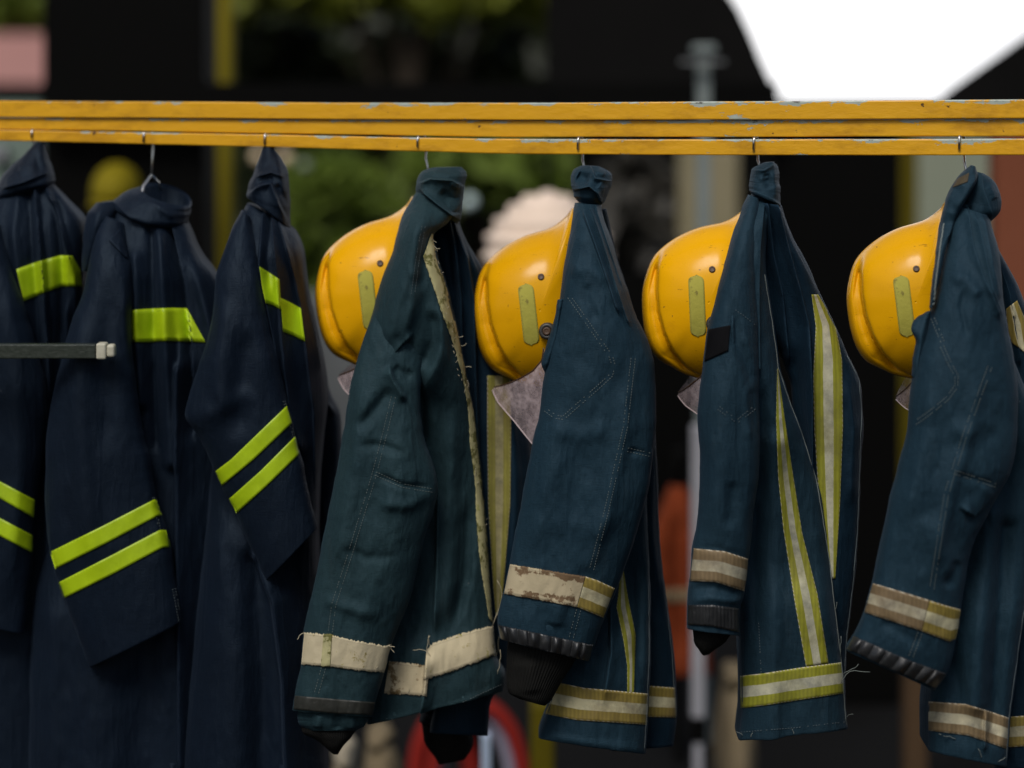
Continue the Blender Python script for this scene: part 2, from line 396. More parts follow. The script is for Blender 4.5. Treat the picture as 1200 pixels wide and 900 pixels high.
def loft(name, parent, mat, y0, rows, folds=(), nv=170, nu=110, namp=2.0, nscale=(.018, .007), e=None, kf=None, edge=.8,
         open_bottom=None, open_top=False, seed=0, root=None):
    """a cloth tube: each row = left x,y, right x,y (photo units), depth offset, near and far half thickness[, dip]"""
    if e is None: e = {'coat_body': .26, 'jacket_body': .22, 'front_panel': .3, 'sleeve': .36}.get(name, .42)
    if kf is None: kf = {'coat_body': .8, 'jacket_body': .9, 'front_panel': .7, 'sleeve': .6}.get(name, .3)
    if open_bottom is None: open_bottom = name in ('coat_body', 'jacket_body', 'sleeve', 'cuff_lining')
    rows = [list(r) + [0] * (8 - len(r)) for r in rows]
    G = interp_rows(rows, nv)
    s1 = (1 - np.cos(np.linspace(0, math.pi, nu))) / 2
    s1 = .35 * s1 + .65 * np.linspace(0, 1, nu)
    nb = max(16, nu // 4)
    s2 = ((1 - np.cos(np.linspace(0, math.pi, nb))) / 2)[::-1][1:-1]
    s = np.concatenate([s1, s2]); front = np.concatenate([np.ones(nu), np.zeros(nb - 2)]).astype(bool)
    n = len(s)
    lx, ly, rx, ry, yo, dn, df, dip = [G[:, i][:, None] for i in range(8)]
    vv = np.arange(nv)[:, None]
    lx = lx + edge * 2.2 * fbm(vv * .09 + seed * 3.1, vv * 0 + 1.7 + seed, 3)
    rx = rx + edge * 2.2 * fbm(vv * .09 + seed * 5.7, vv * 0 + 9.2 + seed, 3)
    px = lx + (rx - lx) * s[None, :]; py = ly + (ry - ly) * s[None, :]
    prof = np.clip(4 * s * (1 - s), 0, 1) ** e
    dep = np.where(front[None, :], -dn * prof[None, :], df * prof[None, :])
    py = py + dip * np.where(front[None, :], prof[None, :], -prof[None, :])
    wgt = np.clip(4 * s * (1 - s) * 1.8, 0, 1)[None, :]
    h = folds_height(px, py, folds) if folds else np.zeros(px.shape)
    h = h + .62 * namp * .001 * fbm(px * nscale[0] * 2 + seed * 11, py * nscale[1] * 2 + seed * 7, 4) * 2
    h = h + namp * .00035 * fbm(px * .09 + seed, py * .05 + seed * 2, 3)
    dep = dep - np.where(front[None, :], h * wgt, 0)
    yc = y0 + yo
    k = (D + yc - dn * kf) / D * S
    kx = (D + yc - np.where(front[None, :], dn * prof[None, :], 0)) / D * S
    X = (px - 600) * kx; kz = (D + yc - np.where(front[None, :], .9 * dn * prof[None, :], 0)) / D * S; Z = ZC + (118 - py) * kz; Y = yc + dep
    V = np.stack([X, np.broadcast_to(Y, X.shape), Z], -1)
    rings = [V[i] for i in range(nv)]
    def inner(r, shrink, up):
        c = r.mean(0); q = c + (r - c) * np.array([shrink, shrink, 1]); q[:, 2] += up; return q
    if open_bottom:
        b = rings[-1]; b2 = rings[int(nv * .97)]; b3 = rings[int(nv * .90)]; rings += [inner(b, .975, -.001), inner(b2, .93, 0), inner(b3, .84, 0)]
    if open_top:
        b = rings[0]; rings = [inner(b, .86, -.05), inner(b, .92, -.004), inner(b, .97, .0025)] + rings
    A = np.concatenate(rings); m = len(rings)
    faces = []
    for i in range(m - 1):
        a = i * n
        for j in range(n):
            jn = (j + 1) % n
            faces.append((a + j, a + n + j, a + n + jn, a + jn))
    faces.append(tuple(range(n))); faces.append(tuple(reversed(range((m - 1) * n, m * n))))
    uv = np.stack([np.tile(np.arange(n) / n, m), np.repeat(np.arange(m) / m, n)], -1)
    o = mesh_obj(name, A, faces, mat, parent, uvs=uv)
    p = Piece(); p.obj = o; p.root = o
    p.bvh = BVHTree.FromPolygons([tuple(a) for a in A], faces)
    return p

def resample(pts, n):
    pts = np.array(pts, float); seg = np.hypot(*np.diff(pts, axis=0).T); t = np.concatenate([[0], np.cumsum(seg)])
    q = np.linspace(0, t[-1], n)
    # gentle smoothing of corners through cubic on 4+ points
    return np.stack([np.interp(q, t, pts[:, 0]), np.interp(q, t, pts[:, 1])], -1)

def hit(bvh, px, py):
    d = (P(px, py, 0) - CAM).normalized()
    r = bvh.ray_cast(CAM, d)
    return r[0], d, r[1]

def ribbon(name, piece, top, bot, mat, nu=60, nv=8, off=.0016, puff=None, rag=0.0, seed=0):
    """a tape sewn onto a piece: a grid laid on the piece's surface with a real edge"""
    T = resample(top, nu); B = resample(bot, nu)
    V = []; ok = []
    for i in range(nu):
        for j in range(nv):
            f = j / (nv - 1)
            q = T[i] * (1 - f) + B[i] * f
            if rag and j in (0, nv - 1):
                q = q + np.array([random.uniform(-rag, rag) * .5, random.uniform(-rag, rag)])
            h, d, nrm = hit(piece.bvh, *q)
            if h is not None:
                o = off
                if puff:
                    cnt, amp = puff
                    u = i / (nu - 1)
                    o += amp * abs(math.sin(math.pi * (u * cnt + .15 * math.sin(7 * u)))) ** .6 * (.45 + .55 * math.sin(math.pi * f)) * (.7 + .3 * math.sin(23 * u))
                V.append(h - d * o); ok.append(True)
            else: V.append(None); ok.append(False)
    # rows that leave the silhouette collapse on their nearest point
    for j in range(nv):
        good = [i for i in range(nu) if ok[i * nv + j]]
        for i in range(nu):
            if not ok[i * nv + j]:
                if good:
                    g = min(good, key=lambda a: abs(a - i)); V[i * nv + j] = V[g * nv + j]
                else: V[i * nv + j] = Vector((0, 0, 0))
    n0 = len(V)
    faces = []; uvs = [(i / (nu - 1), 1 - j / (nv - 1)) for i in range(nu) for j in range(nv)]
    allok = [any(ok[i * nv + j] for i in range(nu)) for j in range(nv)]
    for i in range(nu - 1):
        for j in range(nv - 1):
            if allok[j] and allok[j + 1]:
                a = i * nv + j; faces.append((a, a + 1, a + nv + 1, a + nv))
    ring = [i * nv for i in range(nu)] + [(nu - 1) * nv + j for j in range(1, nv)] + [i * nv + nv - 1 for i in range(nu - 2, -1, -1)] + [j for j in range(nv - 2, 0, -1)]
    for a in ring:
        d = (V[a] - CAM).normalized(); V.append(V[a] + d * (off + .002)); uvs.append(uvs[a])
    for k in range(len(ring)):
        k2 = (k + 1) % len(ring)
        faces.append((ring[k2], ring[k], n0 + k, n0 + k2))
    return mesh_obj(name, V, faces, mat, piece.obj, uvs=uvs)

def tube_mesh(paths, r, n=6):
    V = []; F = []
    for pts in paths:
        pts = [Vector(p) for p in pts]
        base = len(V); up0 = Vector((.3, .9, .2))
        for i, p in enumerate(pts):
            t = (pts[min(i + 1, len(pts) - 1)] - pts[max(i - 1, 0)]).normalized()
            a = t.cross(up0)
            if a.length < 1e-3: a = t.cross(Vector((1, 0, 0)))
            a.normalize(); b = t.cross(a)
            for k in range(n):
                w = 2 * math.pi * k / n
                V.append(p + (a * math.cos(w) + b * math.sin(w)) * r)
        for i in range(len(pts) - 1):
            for k in range(n):
                k2 = (k + 1) % n
                F.append((base + i * n + k, base + i * n + k2, base + (i + 1) * n + k2, base + (i + 1) * n + k))
        F.append(tuple(base + k for k in reversed(range(n)))); F.append(tuple(base + (len(pts) - 1) * n + k for k in range(n)))
    return V, F
def tube(name, paths, r, mat, parent=None, n=8):
    V, F = tube_mesh(paths, r, n); return mesh_obj(name, V, F, mat, parent)

def stitches(piece, lines, mat, pitch=3.2, r=.00042, skip=.15):
    """rows of sewn thread lying on the cloth, one object per seam"""
    for pts in lines:
        seg = np.hypot(*np.diff(np.array(pts, float), axis=0).T).sum()
        Q = resample(pts, max(3, int(seg / pitch * 2))); paths = []
        for i in range(0, len(Q) - 1, 2):
            if random.random() < skip: continue
            pp = []
            for q in (Q[i], (Q[i] + Q[i + 1]) / 2, Q[i + 1]):
                h, d, nn = hit(piece.bvh, *q)
                if h is not None: pp.append(h - d * .0005)
            if len(pp) == 3: paths.append(pp)
        run = []
        for pp in paths:
            if run and (pp[0] - run[-1][2]).length > .018:
                tube('stitching', run, r, mat, piece.obj, 4); run = []
            run.append(pp)
        if run: tube('stitching', run, r, mat, piece.obj, 4)
def double(pts, w=5):
    a = np.array(pts, float); t = np.gradient(a, axis=0); nrm = np.stack([-t[:, 1], t[:, 0]], -1); nrm /= np.linalg.norm(nrm, axis=1)[:, None]
    return [a + nrm * w / 2, a - nrm * w / 2]

def threads(name, piece, starts, mat, r=.0005):
    """loose threads: (px,py, length px, angle deg)"""
    for (x, y, ln, ang) in starts:
        h, d, nn = hit(piece.bvh, x, y)
        if h is None: continue
        k = K(h.y); a = math.radians(ang); p = h - d * .002; pts = [p.copy()]
        for i in range(7):
            a += random.uniform(-.45, .45)
            p = p + Vector((math.cos(a), random.uniform(-.35, .1), -math.sin(a))) * (ln * k / 7); pts.append(p.copy())
        tube('loose_thread', [pts], r, mat, piece.obj, 4)

def edge_thread(name, piece, pts, mat, r=.0007, inset=1.2, jit=.8):
    Q = resample(pts, 60); path = []
    for q in Q:
        for dx in (0, -1, -2, -3, -4, -6):
            h, d, nn = hit(piece.bvh, q[0] + dx - inset + random.uniform(-jit, jit) * .4, q[1])
            if h is not None: path.append(h - d * .001); break
    if len(path) > 3: tube(name, [path], r, mat, piece.obj, 5)

def box_verts(x0, x1, y0, y1, z0, z1):
    return [(x, y, z) for x in (x0, x1) for y in (y0, y1) for z in (z0, z1)]
BOXF = [(0, 1, 3, 2), (4, 6, 7, 5), (0, 4, 5, 1), (2, 3, 7, 6), (0, 2, 6, 4), (1, 5, 7, 3)]
def box(name, x0, x1, y0, y1, z0, z1, mat, parent=None, bev=.0):
    o = mesh_obj(name, box_verts(x0, x1, y0, y1, z0, z1), BOXF, mat, parent, smooth=False)
    if bev:
        md = o.modifiers.new('bevel', 'BEVEL'); md.width = bev; md.segments = 3
    return o
def pbox(name, px0, px1, py0, py1, Y, dep, mat, parent=None, bev=0):
    a = P(px0, py1, Y); b = P(px1, py0, Y)
    return box(name, a.x, b.x, Y, Y + dep, a.z, b.z, mat, parent, bev)

# ------------------------------------------------------------------ the rack
rack = thing('clothes_rack', 'long yellow rack of three stacked bars with chipped paint, all coats hang from it', 'rack', P(600, 181, Yr(600)))
XS = [-260, 0, 150, 300, 450, 600, 900, 1200, 1460]
B1 = [(117, 137), (118, 137.2), (119, 138), (119.8, 139), (120.5, 140), (120.5, 140.6), (118.6, 140.2), (116.5, 138.8), (114.5, 138)]
B2 = [(137.6, 148), (138, 151.6), (139, 153.6), (140, 156), (140.8, 158.5), (141.3, 160.6), (141.0, 160.4), (139.5, 159.6), (138.8, 159)]
B3 = [(148.6, 158), (152.6, 165), (154.8, 168.2), (157.6, 172), (160.6, 176), (163.0, 180.5), (163.4, 182), (162.6, 181.8), (162, 181.5)]
def bar(idx, tb, yoff, dep):
    V = []; F = []; uv = []
    xs = np.linspace(XS[0], XS[-1], 70)
    tt = np.interp(xs, XS, [a for a, b in tb]); bb = np.interp(xs, XS, [b for a, b in tb])
    cs = []
    for i, x in enumerate(xs):
        Y = Yr(x) + yoff
        wob = .14 * math.sin(x * .021 + idx * 2) + .08 * math.sin(x * .067 + idx)
        a = P(x, tt[i] + wob, Y); b = P(x, bb[i] + wob, Y); h = a.z - b.z; r = .0016
        prof = [(0, r), (0, h / 2), (0, h - r), (r * .3, h - r * .3), (r, h), (dep, h), (dep, 0), (r, 0), (r * .3, r * .3)]
        for (yy, zz) in prof:
            V.append((a.x, Y + yy, b.z + zz)); uv.append((i / 70, zz / h))
    n = 9
    for i in range(len(xs) - 1):
        for k in range(n):
            k2 = (k + 1) % n
            F.append((i * n + k, i * n + k2, (i + 1) * n + k2, (i + 1) * n + k))
    F.append(tuple(range(n))); F.append(tuple(reversed(range((len(xs) - 1) * n, len(xs) * n))))
    mesh_obj('bar', V, F, M['rail'], rack, uvs=uv, smooth=False)
bar(0, B1, -.016, .030); bar(1, B2, -.010, .028); bar(2, B3, -.014, .028)
for px in (-210, 1420):
    Y = Yr(px) + .035; c = P(px, 118, Y)
    box('upright', c.x - .02, c.x + .02, Y - .02, Y + .02, 0, c.z - .004, M['rail'], rack, .003)
    box('foot', c.x - .03, c.x + .03, Y - .3, Y - .0205, 0, .04, M['rail'], rack, .003)
    box('foot', c.x - .03, c.x + .03, Y + .0205, Y + .3, 0, .04, M['rail'], rack, .003)

HG = 'wire hangers on the yellow rack'
def hanger(tip, stem, neck, label, drop=70, spread=.10):
    """wire hanger hooked over the lowest bar, arms running front to back inside the coat"""
    Y = Yr(tip[0]); r = .0019
    root = thing('coat_hanger', label, 'hanger', P(stem[0], stem[1], Y + .0), HG)
    yf = Y - .014 - .0024; yb = Y + .018
    pts = [P(tip[0], tip[2], yf), P(tip[0] + .3, tip[1] + 2, yf), P(tip[0] + .5, tip[1] - 1.0, yf + .002), P(tip[0] + 2, tip[1] - 1.8, yf + .008),
           P(stem[0] - 1, tip[1] - 1.5, Y + .012), P(stem[0], tip[1] + 2, yb), P(stem[0], stem[1], yb), P(neck[0], neck[1], Y + .002)]
    tube('hook', [pts], r, M['wire'], root, 8)
    n = P(neck[0], neck[1], Y + .002)
    z = drop * K(Y)
    return root, n, Y, z
HL = [
 ((37, 153, 161), (39, 166), (42, 176), 'wire hanger hook above the cut off coat at the far left edge'),
 ((168, 156, 166), (179, 178), (177.5, 205), 'wire hanger with its bent stem bare above the open navy collar'),
 ((310, 158, 169), (315, 172), (315, 182), 'wire hanger hook above the third navy coat with the pointed collar'),
 ((489, 161, 172), (499, 186), (503, 205), 'wire hanger above the frayed green blue jacket'),
 ((677, 162, 175), (682.5, 188), (686, 202), 'wire hanger above the jacket with the knotted round collar'),
 ((883, 162, 176), (888, 188), (892, 200), 'wire hanger above the jacket with lime vertical stripes'),
 ((1124, 161, 175), (1130, 188), (1133, 204), 'wire hanger above the rightmost jacket beside the rust red panel'),
]
for i, (tip, stem, neck, lab) in enumerate(HL):
    root, n, Y, z = hanger(tip, stem, neck, lab)
    if i == 1:   # visible fork
        arms = [[n, P(168, 218, Y - .02), P(160, 262, Y - .06)], [n, P(186.5, 215, Y + .03), P(196, 250, Y + .09)]]
    else:
        arms = [[n, n + Vector((0, -.02, -z * .35)), n + Vector((0, -.05, -z))], [n, n + Vector((0, .02, -z * .35)), n + Vector((0, .05, -z))]]
    for a in arms: tube('arm', [a], .0018, M['wire'], root, 8)

# ------------------------------------------------------------------ coats
GN = 'long navy coats with neon yellow bands'
GJ = 'worn blue turnout jackets'

# ---- coat 1 : far left, cut by the frame
y = Yr(40)
c = thing('navy_coat', 'navy coat cut off by the left edge of the photo, leftmost of all coats', 'coat', P(40, 730, y), GN)
body = loft('coat_body', c, M['navy'], y, [
 (5, 216, 58, 212, -.005, .03, .03), (-8, 236, 75, 232, -.01, .05, .06), (-20, 262, 97, 262, -.01, .07, .1), (-30, 300, 99, 300, -.01, .08, .13),
 (-40, 338, 99, 338, -.005, .08, .14), (-45, 400, 90, 400, 0, .08, .14), (-45, 500, 84, 500, 0, .08, .14), (-45, 640, 78, 640, 0, .08, .14), (-45, 780, 62, 780, 0, .08, .14), (-45, 960, 58, 960, 0, .08, .14)],
 [([(44, 220), (47, 260), (54, 330), (60, 420), (60, 900)], 12, 6, 's', 'n'), ([(58, 218), (74, 262), (90, 320), (92, 400)], 13, 5, 's', 'n'), ([(22, 232), (17, 270), (26, 350), (32, 430)], 9, 6, 'r', 'n'),
  ([(34, 226), (36, 280), (42, 360), (46, 440)], -8, 5, 'r', 'n'), ([(66, 240), (70, 300), (72, 380), (70, 470)], -12, 6, 'r', 'n'), ([(80, 345), (77, 400), (75, 450)], 8, 5, 'r')], namp=3, seed=1)
loft('collar', c, M['navy'], y, [
 (42, 166.5, 51, 167, 0, .012, .012), (33, 176, 54.5, 178, -.004, .028, .028), (14, 194, 60, 198, -.008, .042, .04), (0, 211, 63.5, 210, -.012, .052, .05), (-6, 226, 61, 216, -.014, .054, .05), (-8, 236, 45, 225, -.01, .04, .05)],
 [([(0, 222), (30, 213), (62, 200)], 6, 7, 'S'), ([(40, 172), (44, 195), (50, 212)], -4, 6, 'r'), ([(20, 200), (45, 196)], 3, 8, 'r')], nv=70, namp=3, seed=2)
sl = loft('sleeve', c, M['navy'], y, [
 (-20, 255, 0, 262, -.06, .03, .03), (-35, 290, 10, 298, -.08, .035, .03), (-50, 335, 22, 340, -.095, .038, .03), (-62, 395, 40, 398, -.1, .04, .03), (-70, 460, 55, 465, -.1, .042, .03),
 (-74, 520, 52, 525, -.1, .042, .03), (-72, 560, 46, 567, -.1, .04, .03), (-70, 600, 41, 606, -.1, .04, .03), (-68, 640, 38.5, 648, -.1, .038, .03), (-66, 690, 33, 700, -.1, .036, .03), (-64, 722, 28, 743, -.1, .034, .03)],
 [([(0, 300), (20, 420), (25, 560), (10, 720)], 5, 16, 'r'), ([(50, 380), (54, 450)], -4, 8, 'r')], seed=3)
ribbon('neon_band', body, [(19, 315.5), (45, 306), (71, 299), (85, 299.5), (94, 316)], [(28, 353), (50, 344), (71, 336), (86, 335.5), (97, 336)], M['neon'])
ribbon('neon_band', sl, [(-40, 545), (0, 564), (41, 586)], [(-40, 565), (0, 584), (40, 607)], M['neon'])
ribbon('neon_band', sl, [(-40, 587), (0, 607), (39.3, 628)], [(-40, 608), (0, 628), (38, 648)], M['neon'])

# ---- coat 2
y = Yr(178)
c = thing('navy_coat', 'navy coat with an open collar showing its bare bent wire hanger', 'coat', P(178, 900, y), GN)
body = loft('coat_body', c, M['navy'], y, [
 (140, 240, 214, 250, 0, .05, .05), (122, 262, 222, 268, -.005, .06, .07), (112, 300, 234, 298, -.01, .075, .11), (104, 330, 252, 326, -.01, .085, .14), (104, 365, 268, 362, -.01, .085, .15), (104, 401, 282, 401, -.01, .08, .15),
 (96, 480, 285, 480, 0, .08, .15), (80, 560, 280, 560, 0, .08, .15), (55, 640, 270, 640, 0, .085, .15), (38, 700, 262, 700, 0, .09, .15), (34, 800, 256, 800, 0, .09, .15), (32, 960, 250, 960, 0, .09, .15)],
 [([(177, 268), (178, 330), (179, 420), (182, 520)], -9, 5, 'r', 'n'), ([(200, 268), (214, 330), (222, 400), (228, 500)], -14, 7, 's', 'n'), ([(190, 275), (192, 330), (196, 420), (202, 540)], 9, 8, 'r', 'n'), ([(160, 300), (161, 380), (166, 470)], 8, 7, 'r', 'n'),
  ([(209, 430), (209, 520), (211, 720), (213, 890)], 16, 18, 'S', 'n'), ([(230, 300), (248, 380), (252, 500)], 8, 9, 'r', 'n'), ([(120, 760), (105, 960)], 8, 30, 'r', 'n'), ([(170, 720), (166, 960)], -7, 22, 'r', 'n'), ([(60, 720), (52, 960)], 7, 16, 'r', 'n')], namp=3.5, seed=4)
loft('collar', c, M['navy'], y, [
 (163, 221, 223, 239, 0, .062, .055, 9), (150, 224, 223.5, 245, -.004, .066, .06, 8), (137, 232, 221, 254, -.008, .068, .062, 8), (133, 243, 214, 263, -.012, .066, .06, 8), (146, 254, 203, 266, -.006, .055, .05, 5)],
 [([(135, 238), (160, 262), (185, 271)], 4, 5, 'S'), ([(165, 222), (180, 236), (200, 252)], 4, 5, 'r', 'n')], nv=80, nu=120, namp=2.5, e=.48, open_top=True, seed=5)
loft('hood', c, M['navy'], y, [(113, 238, 134, 236, -.01, .03, .05), (104, 248, 138, 246, -.015, .045, .06), (100, 262, 134, 262, -.02, .05, .06), (97, 290, 120, 290, -.02, .045, .06), (96, 318, 108, 318, -.02, .03, .05)], [([(118, 240), (110, 270), (104, 310)], 5, 6, 'r', 'n')], nv=60, nu=60, seed=6)
sl = loft('sleeve', c, M['navy'], y, [
 (122, 252, 146, 262, -.045, .03, .03), (113, 275, 150, 290, -.07, .034, .03), (105, 305, 153, 310, -.085, .038, .03), (98, 340, 155, 348, -.095, .042, .03), (84, 378, 154, 386, -.1, .045, .03), (67, 440, 158, 440, -.105, .046, .03), (56, 495, 167, 500, -.105, .046, .03),
 (53, 567, 177, 545, -.105, .045, .03), (56, 630, 183, 584, -.105, .043, .03), (62, 664, 190, 606, -.105, .042, .03), (69, 684, 195.5, 622, -.105, .042, .03), (75, 702, 200, 642, -.105, .042, .03), (90, 742, 207, 688, -.105, .04, .03), (104.5, 781, 212.5, 729, -.105, .038, .03)],
 [([(150, 300), (150, 360), (158, 440), (172, 530), (188, 620), (206, 700)], 4, 7, 'r'), ([(100, 350), (92, 460), (98, 580), (120, 700)], 5, 14, 'r'), ([(128, 320), (122, 430), (125, 540)], -4, 12, 'r')], nv=200, seed=7)
ribbon('shoulder_strap', sl, [(141, 268), (150, 300)], [(127, 281), (149, 303)], M['navy'], nu=20, off=.004)
ribbon('neon_band', body, [(153, 363), (176, 361.5), (200, 360.5), (219, 361)], [(150, 401), (176, 401), (198, 399.5), (241, 401.5)], M['neon'])
ribbon('neon_band', sl, [(57, 647.5), (119, 617), (181, 585), (191, 585.5)], [(63, 667.5), (124, 637), (184, 605), (193, 603.5)], M['neon'], nu=80)
ribbon('neon_band', sl, [(68.5, 682.5), (128, 652), (187, 621), (196.5, 621)], [(74.5, 701.5), (134, 672), (190, 642), (200, 641)], M['neon'], nu=80)
stitches(sl, double([(180, 583), (191, 642)], 2) + double([(204, 690), (211, 728)], 3), M['thread_dim'])

# ---- coat 3
y = Yr(315)
c = thing('navy_coat', 'navy coat with a pointed upright collar, directly left of the first yellow helmet', 'coat', P(315, 900, y), GN)
body = loft('coat_body', c, M['navy'], y, [
 (290, 238, 336, 262, 0, .045, .05), (278, 262, 346, 272, -.005, .06, .07), (266, 288, 353, 290, -.01, .08, .1), (258, 318, 356, 320, -.01, .09, .14), (256, 350, 360, 350, -.01, .09, .15), (262, 404, 372, 404, -.01, .09, .15),
 (262, 460, 382, 462, 0, .09, .15), (250, 520, 377, 520, 0, .09, .15), (243, 600, 371, 600, 0, .09, .15), (234, 680, 373, 680, 0, .095, .15), (224, 780, 377, 780, 0, .1, .15), (208, 960, 384, 960, 0, .1, .15)],
 [([(312, 232), (308, 262), (304, 312), (322, 400), (336, 480), (345, 560)], 10, 7, 'S', 'n'), ([(320, 240), (322, 285), (327, 327), (331, 390), (340, 465), (352, 520)], 15, 9, 'S', 'n'), ([(327, 250), (340, 300), (353, 356), (360, 410), (369, 480), (370, 560), (371, 640)], 12, 9, 'S', 'n'),
  ([(334, 262), (344, 300), (351, 345)], -9, 5, 'r'), ([(318, 255), (312, 300), (316, 345)], -6, 4, 'r'), ([(300, 650), (322, 700), (334, 790), (340, 960)], 20, 26, 'S', 'n'), ([(262, 640), (268, 780), (270, 960)], 8, 28, 'r', 'n'), ([(298, 660), (305, 780), (306, 960)], -10, 14, 'r', 'n')], namp=3.5, seed=8)
loft('collar', c, M['navy'], y, [
 (309, 172, 320, 172.5, 0, .014, .012), (302, 190, 330, 186, -.004, .028, .025), (297, 203, 337, 203, -.008, .04, .035), (290, 221, 339.5, 222, -.012, .05, .045), (289, 230, 340.5, 250, -.012, .055, .05), (296, 236, 339, 266, -.012, .05, .05), (305, 240, 334, 262, -.006, .035, .045)],
 [([(290, 228), (305, 217), (318, 214), (328, 240), (339, 262)], 7, 5, 's', 'n'), ([(298, 208), (318, 202), (336, 208)], 5, 5, 'S'), ([(322, 180), (330, 205), (338, 236)], 5, 5, 'r'), ([(322, 215), (334, 232), (340, 240)], -6, 4, 'r'), ([(300, 216), (310, 210), (322, 210)], -5, 3, 'r')], nv=90, namp=3, seed=9)
fs = loft('sleeve', c, M['navy'], y + .13, [
 (330, 300, 352, 300, 0, .03, .03), (335, 350, 361, 350, 0, .035, .03), (340, 410, 374, 408, 0, .04, .03), (345, 450, 388, 462, 0, .04, .03), (350, 484, 398, 484, 0, .04, .03), (352, 520, 400, 514, 0, .04, .03), (350, 600, 392, 590, 0, .04, .03), (345, 690, 384, 690, 0, .04, .03)],
 [([(365, 440), (380, 465), (397, 486)], 7, 6, 's')], nv=90, nu=60, seed=10)
sl = loft('sleeve', c, M['navy'], y, [
 (283, 246, 294, 254, -.05, .03, .03), (268, 278, 300, 290, -.075, .034, .03), (254, 322, 305, 318, -.09, .04, .03), (247, 380, 314, 372, -.1, .045, .03), (233, 429, 325, 420, -.105, .047, .03), (222, 462, 333, 455, -.105, .047, .03), (217, 488, 339, 476, -.105, .047, .03),
 (231, 510, 344, 496, -.105, .046, .03), (252, 553, 348, 514, -.105, .044, .03), (262, 575, 353, 536, -.105, .043, .03), (276, 602, 358, 560, -.105, .042, .03), (292, 640, 364, 590, -.105, .04, .03), (311, 680, 371.5, 619, -.105, .038, .03)],
 [([(300, 292), (312, 348), (324, 405), (338, 470)], 4, 6, 'r'), ([(265, 340), (258, 420), (262, 490)], 5, 14, 'r'), ([(290, 380), (284, 450), (276, 520)], -5, 14, 'r'), ([(230, 490), (262, 478), (300, 455)], 3, 12, 'r')], nv=190, seed=11)
ribbon('neon_band', body, [(304, 312), (315, 319), (327.5, 327)], [(309.5, 355), (320, 358), (330, 363.5)], M['neon'])
ribbon('neon_band', body, [(328.6, 348.5), (340, 354), (352.5, 361)], [(332, 389), (345, 394), (357.5, 400.5)], M['neon'])
ribbon('neon_band', sl, [(252, 552.5), (271, 538), (303, 507), (336, 475.5)], [(260, 569.5), (298, 538), (342.5, 495.5)], M['neon'], nu=80)
ribbon('neon_band', sl, [(268.5, 584.5), (305, 552), (346, 511)], [(276, 602.5), (312, 570), (351.5, 531.5)], M['neon'], nu=80)
stitches(sl, double([(333, 470), (350, 531)], 2), M['thread_dim'])

# ---- jacket 4 : green blue, frayed cream strip
y = Yr(500)
c = thing('turnout_jacket', 'green blue jacket with a frayed cream strip down its open front and ragged bands', 'jacket', P(500, 850, y), GJ)
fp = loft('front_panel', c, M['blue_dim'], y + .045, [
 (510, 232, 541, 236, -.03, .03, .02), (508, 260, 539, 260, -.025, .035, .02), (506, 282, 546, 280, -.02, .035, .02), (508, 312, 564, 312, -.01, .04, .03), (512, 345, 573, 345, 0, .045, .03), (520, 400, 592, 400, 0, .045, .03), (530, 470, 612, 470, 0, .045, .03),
 (535, 560, 624, 560, 0, .045, .03), (535, 640, 620, 640, 0, .045, .03), (530, 720, 604, 720, 0, .045, .03), (520, 800, 588, 800, 0, .04, .03), (505, 845, 574, 826, 0, .04, .03), (503, 858, 571, 862, 0, .04, .03)],
 [([(528, 256), (536, 300), (541, 350), (543, 440)], 13, 6, 's', 'n'), ([(534, 258), (548, 300), (556, 350), (558, 440), (562, 560)], 14, 7, 's', 'n'), ([(538, 262), (553, 300), (566, 330)], 9, 5, 's', 'n'), ([(524, 262), (528, 300), (533, 350)], -6, 4, 'r'), ([(598, 440), (604, 560), (600, 690)], 6, 8, 'r')], namp=3, seed=12)
body = loft('jacket_body', c, M['teal'], y, [
 (490, 222, 543, 224, -.005, .038, .03), (479, 238, 541, 240, -.01, .055, .04), (470.5, 254, 524, 262, -.02, .07, .06), (465, 274, 509, 275, -.025, .078, .08), (460, 294, 512, 294, -.025, .085, .1), (444, 334, 522.5, 332, -.025, .09, .12), (436, 367, 532, 367, -.025, .092, .12),
 (428, 404, 540.5, 408, -.02, .09, .12), (428, 450, 549, 450, -.015, .08, .12), (436, 482, 556, 482, -.01, .062, .12), (440, 578, 566.5, 578, 0, .05, .12), (442, 669, 574, 669, 0, .056, .12), (440, 731, 578.5, 731, 0, .064, .12), (435, 776, 582.5, 767, 0, .08, .12), (431, 820, 591.5, 792, 0, .08, .12), (430, 848, 590, 809, 0, .076, .12)],
 [([(498, 228), (484, 300), (466, 360), (452, 424)], 8, 12, 'r'), ([(508, 262), (497, 300), (489, 345)], -6, 7, 'r'), ([(492, 300), (486, 350), (470, 400)], 6, 8, 'r'), ([(520, 345), (515, 410), (502, 450), (497, 470)], 8, 11, 'r'), ([(494, 435), (510, 400), (508, 360)], -7, 9, 'r'), ([(453, 425), (470, 404), (486, 388)], 8, 8, 'S'),
  ([(486, 432), (494, 470), (496, 530)], -7, 7, 'r'), ([(528, 470), (530, 560), (528, 660), (520, 745)], 8, 12, 'r'), ([(513, 570), (512, 660), (508, 750)], 9, 8, 'S'), ([(550, 580), (545, 680), (532, 740)], -6, 9, 'r'), ([(500, 760), (498, 800), (492, 840)], 10, 9, 'S'), ([(562, 650), (548, 700), (540, 735)], 4, 6, 'r'), ([(430, 842), (484, 842), (520, 832), (590, 800)], 3, 4, 'r', 'n')], nv=220, nu=140, namp=4.5, seed=13)
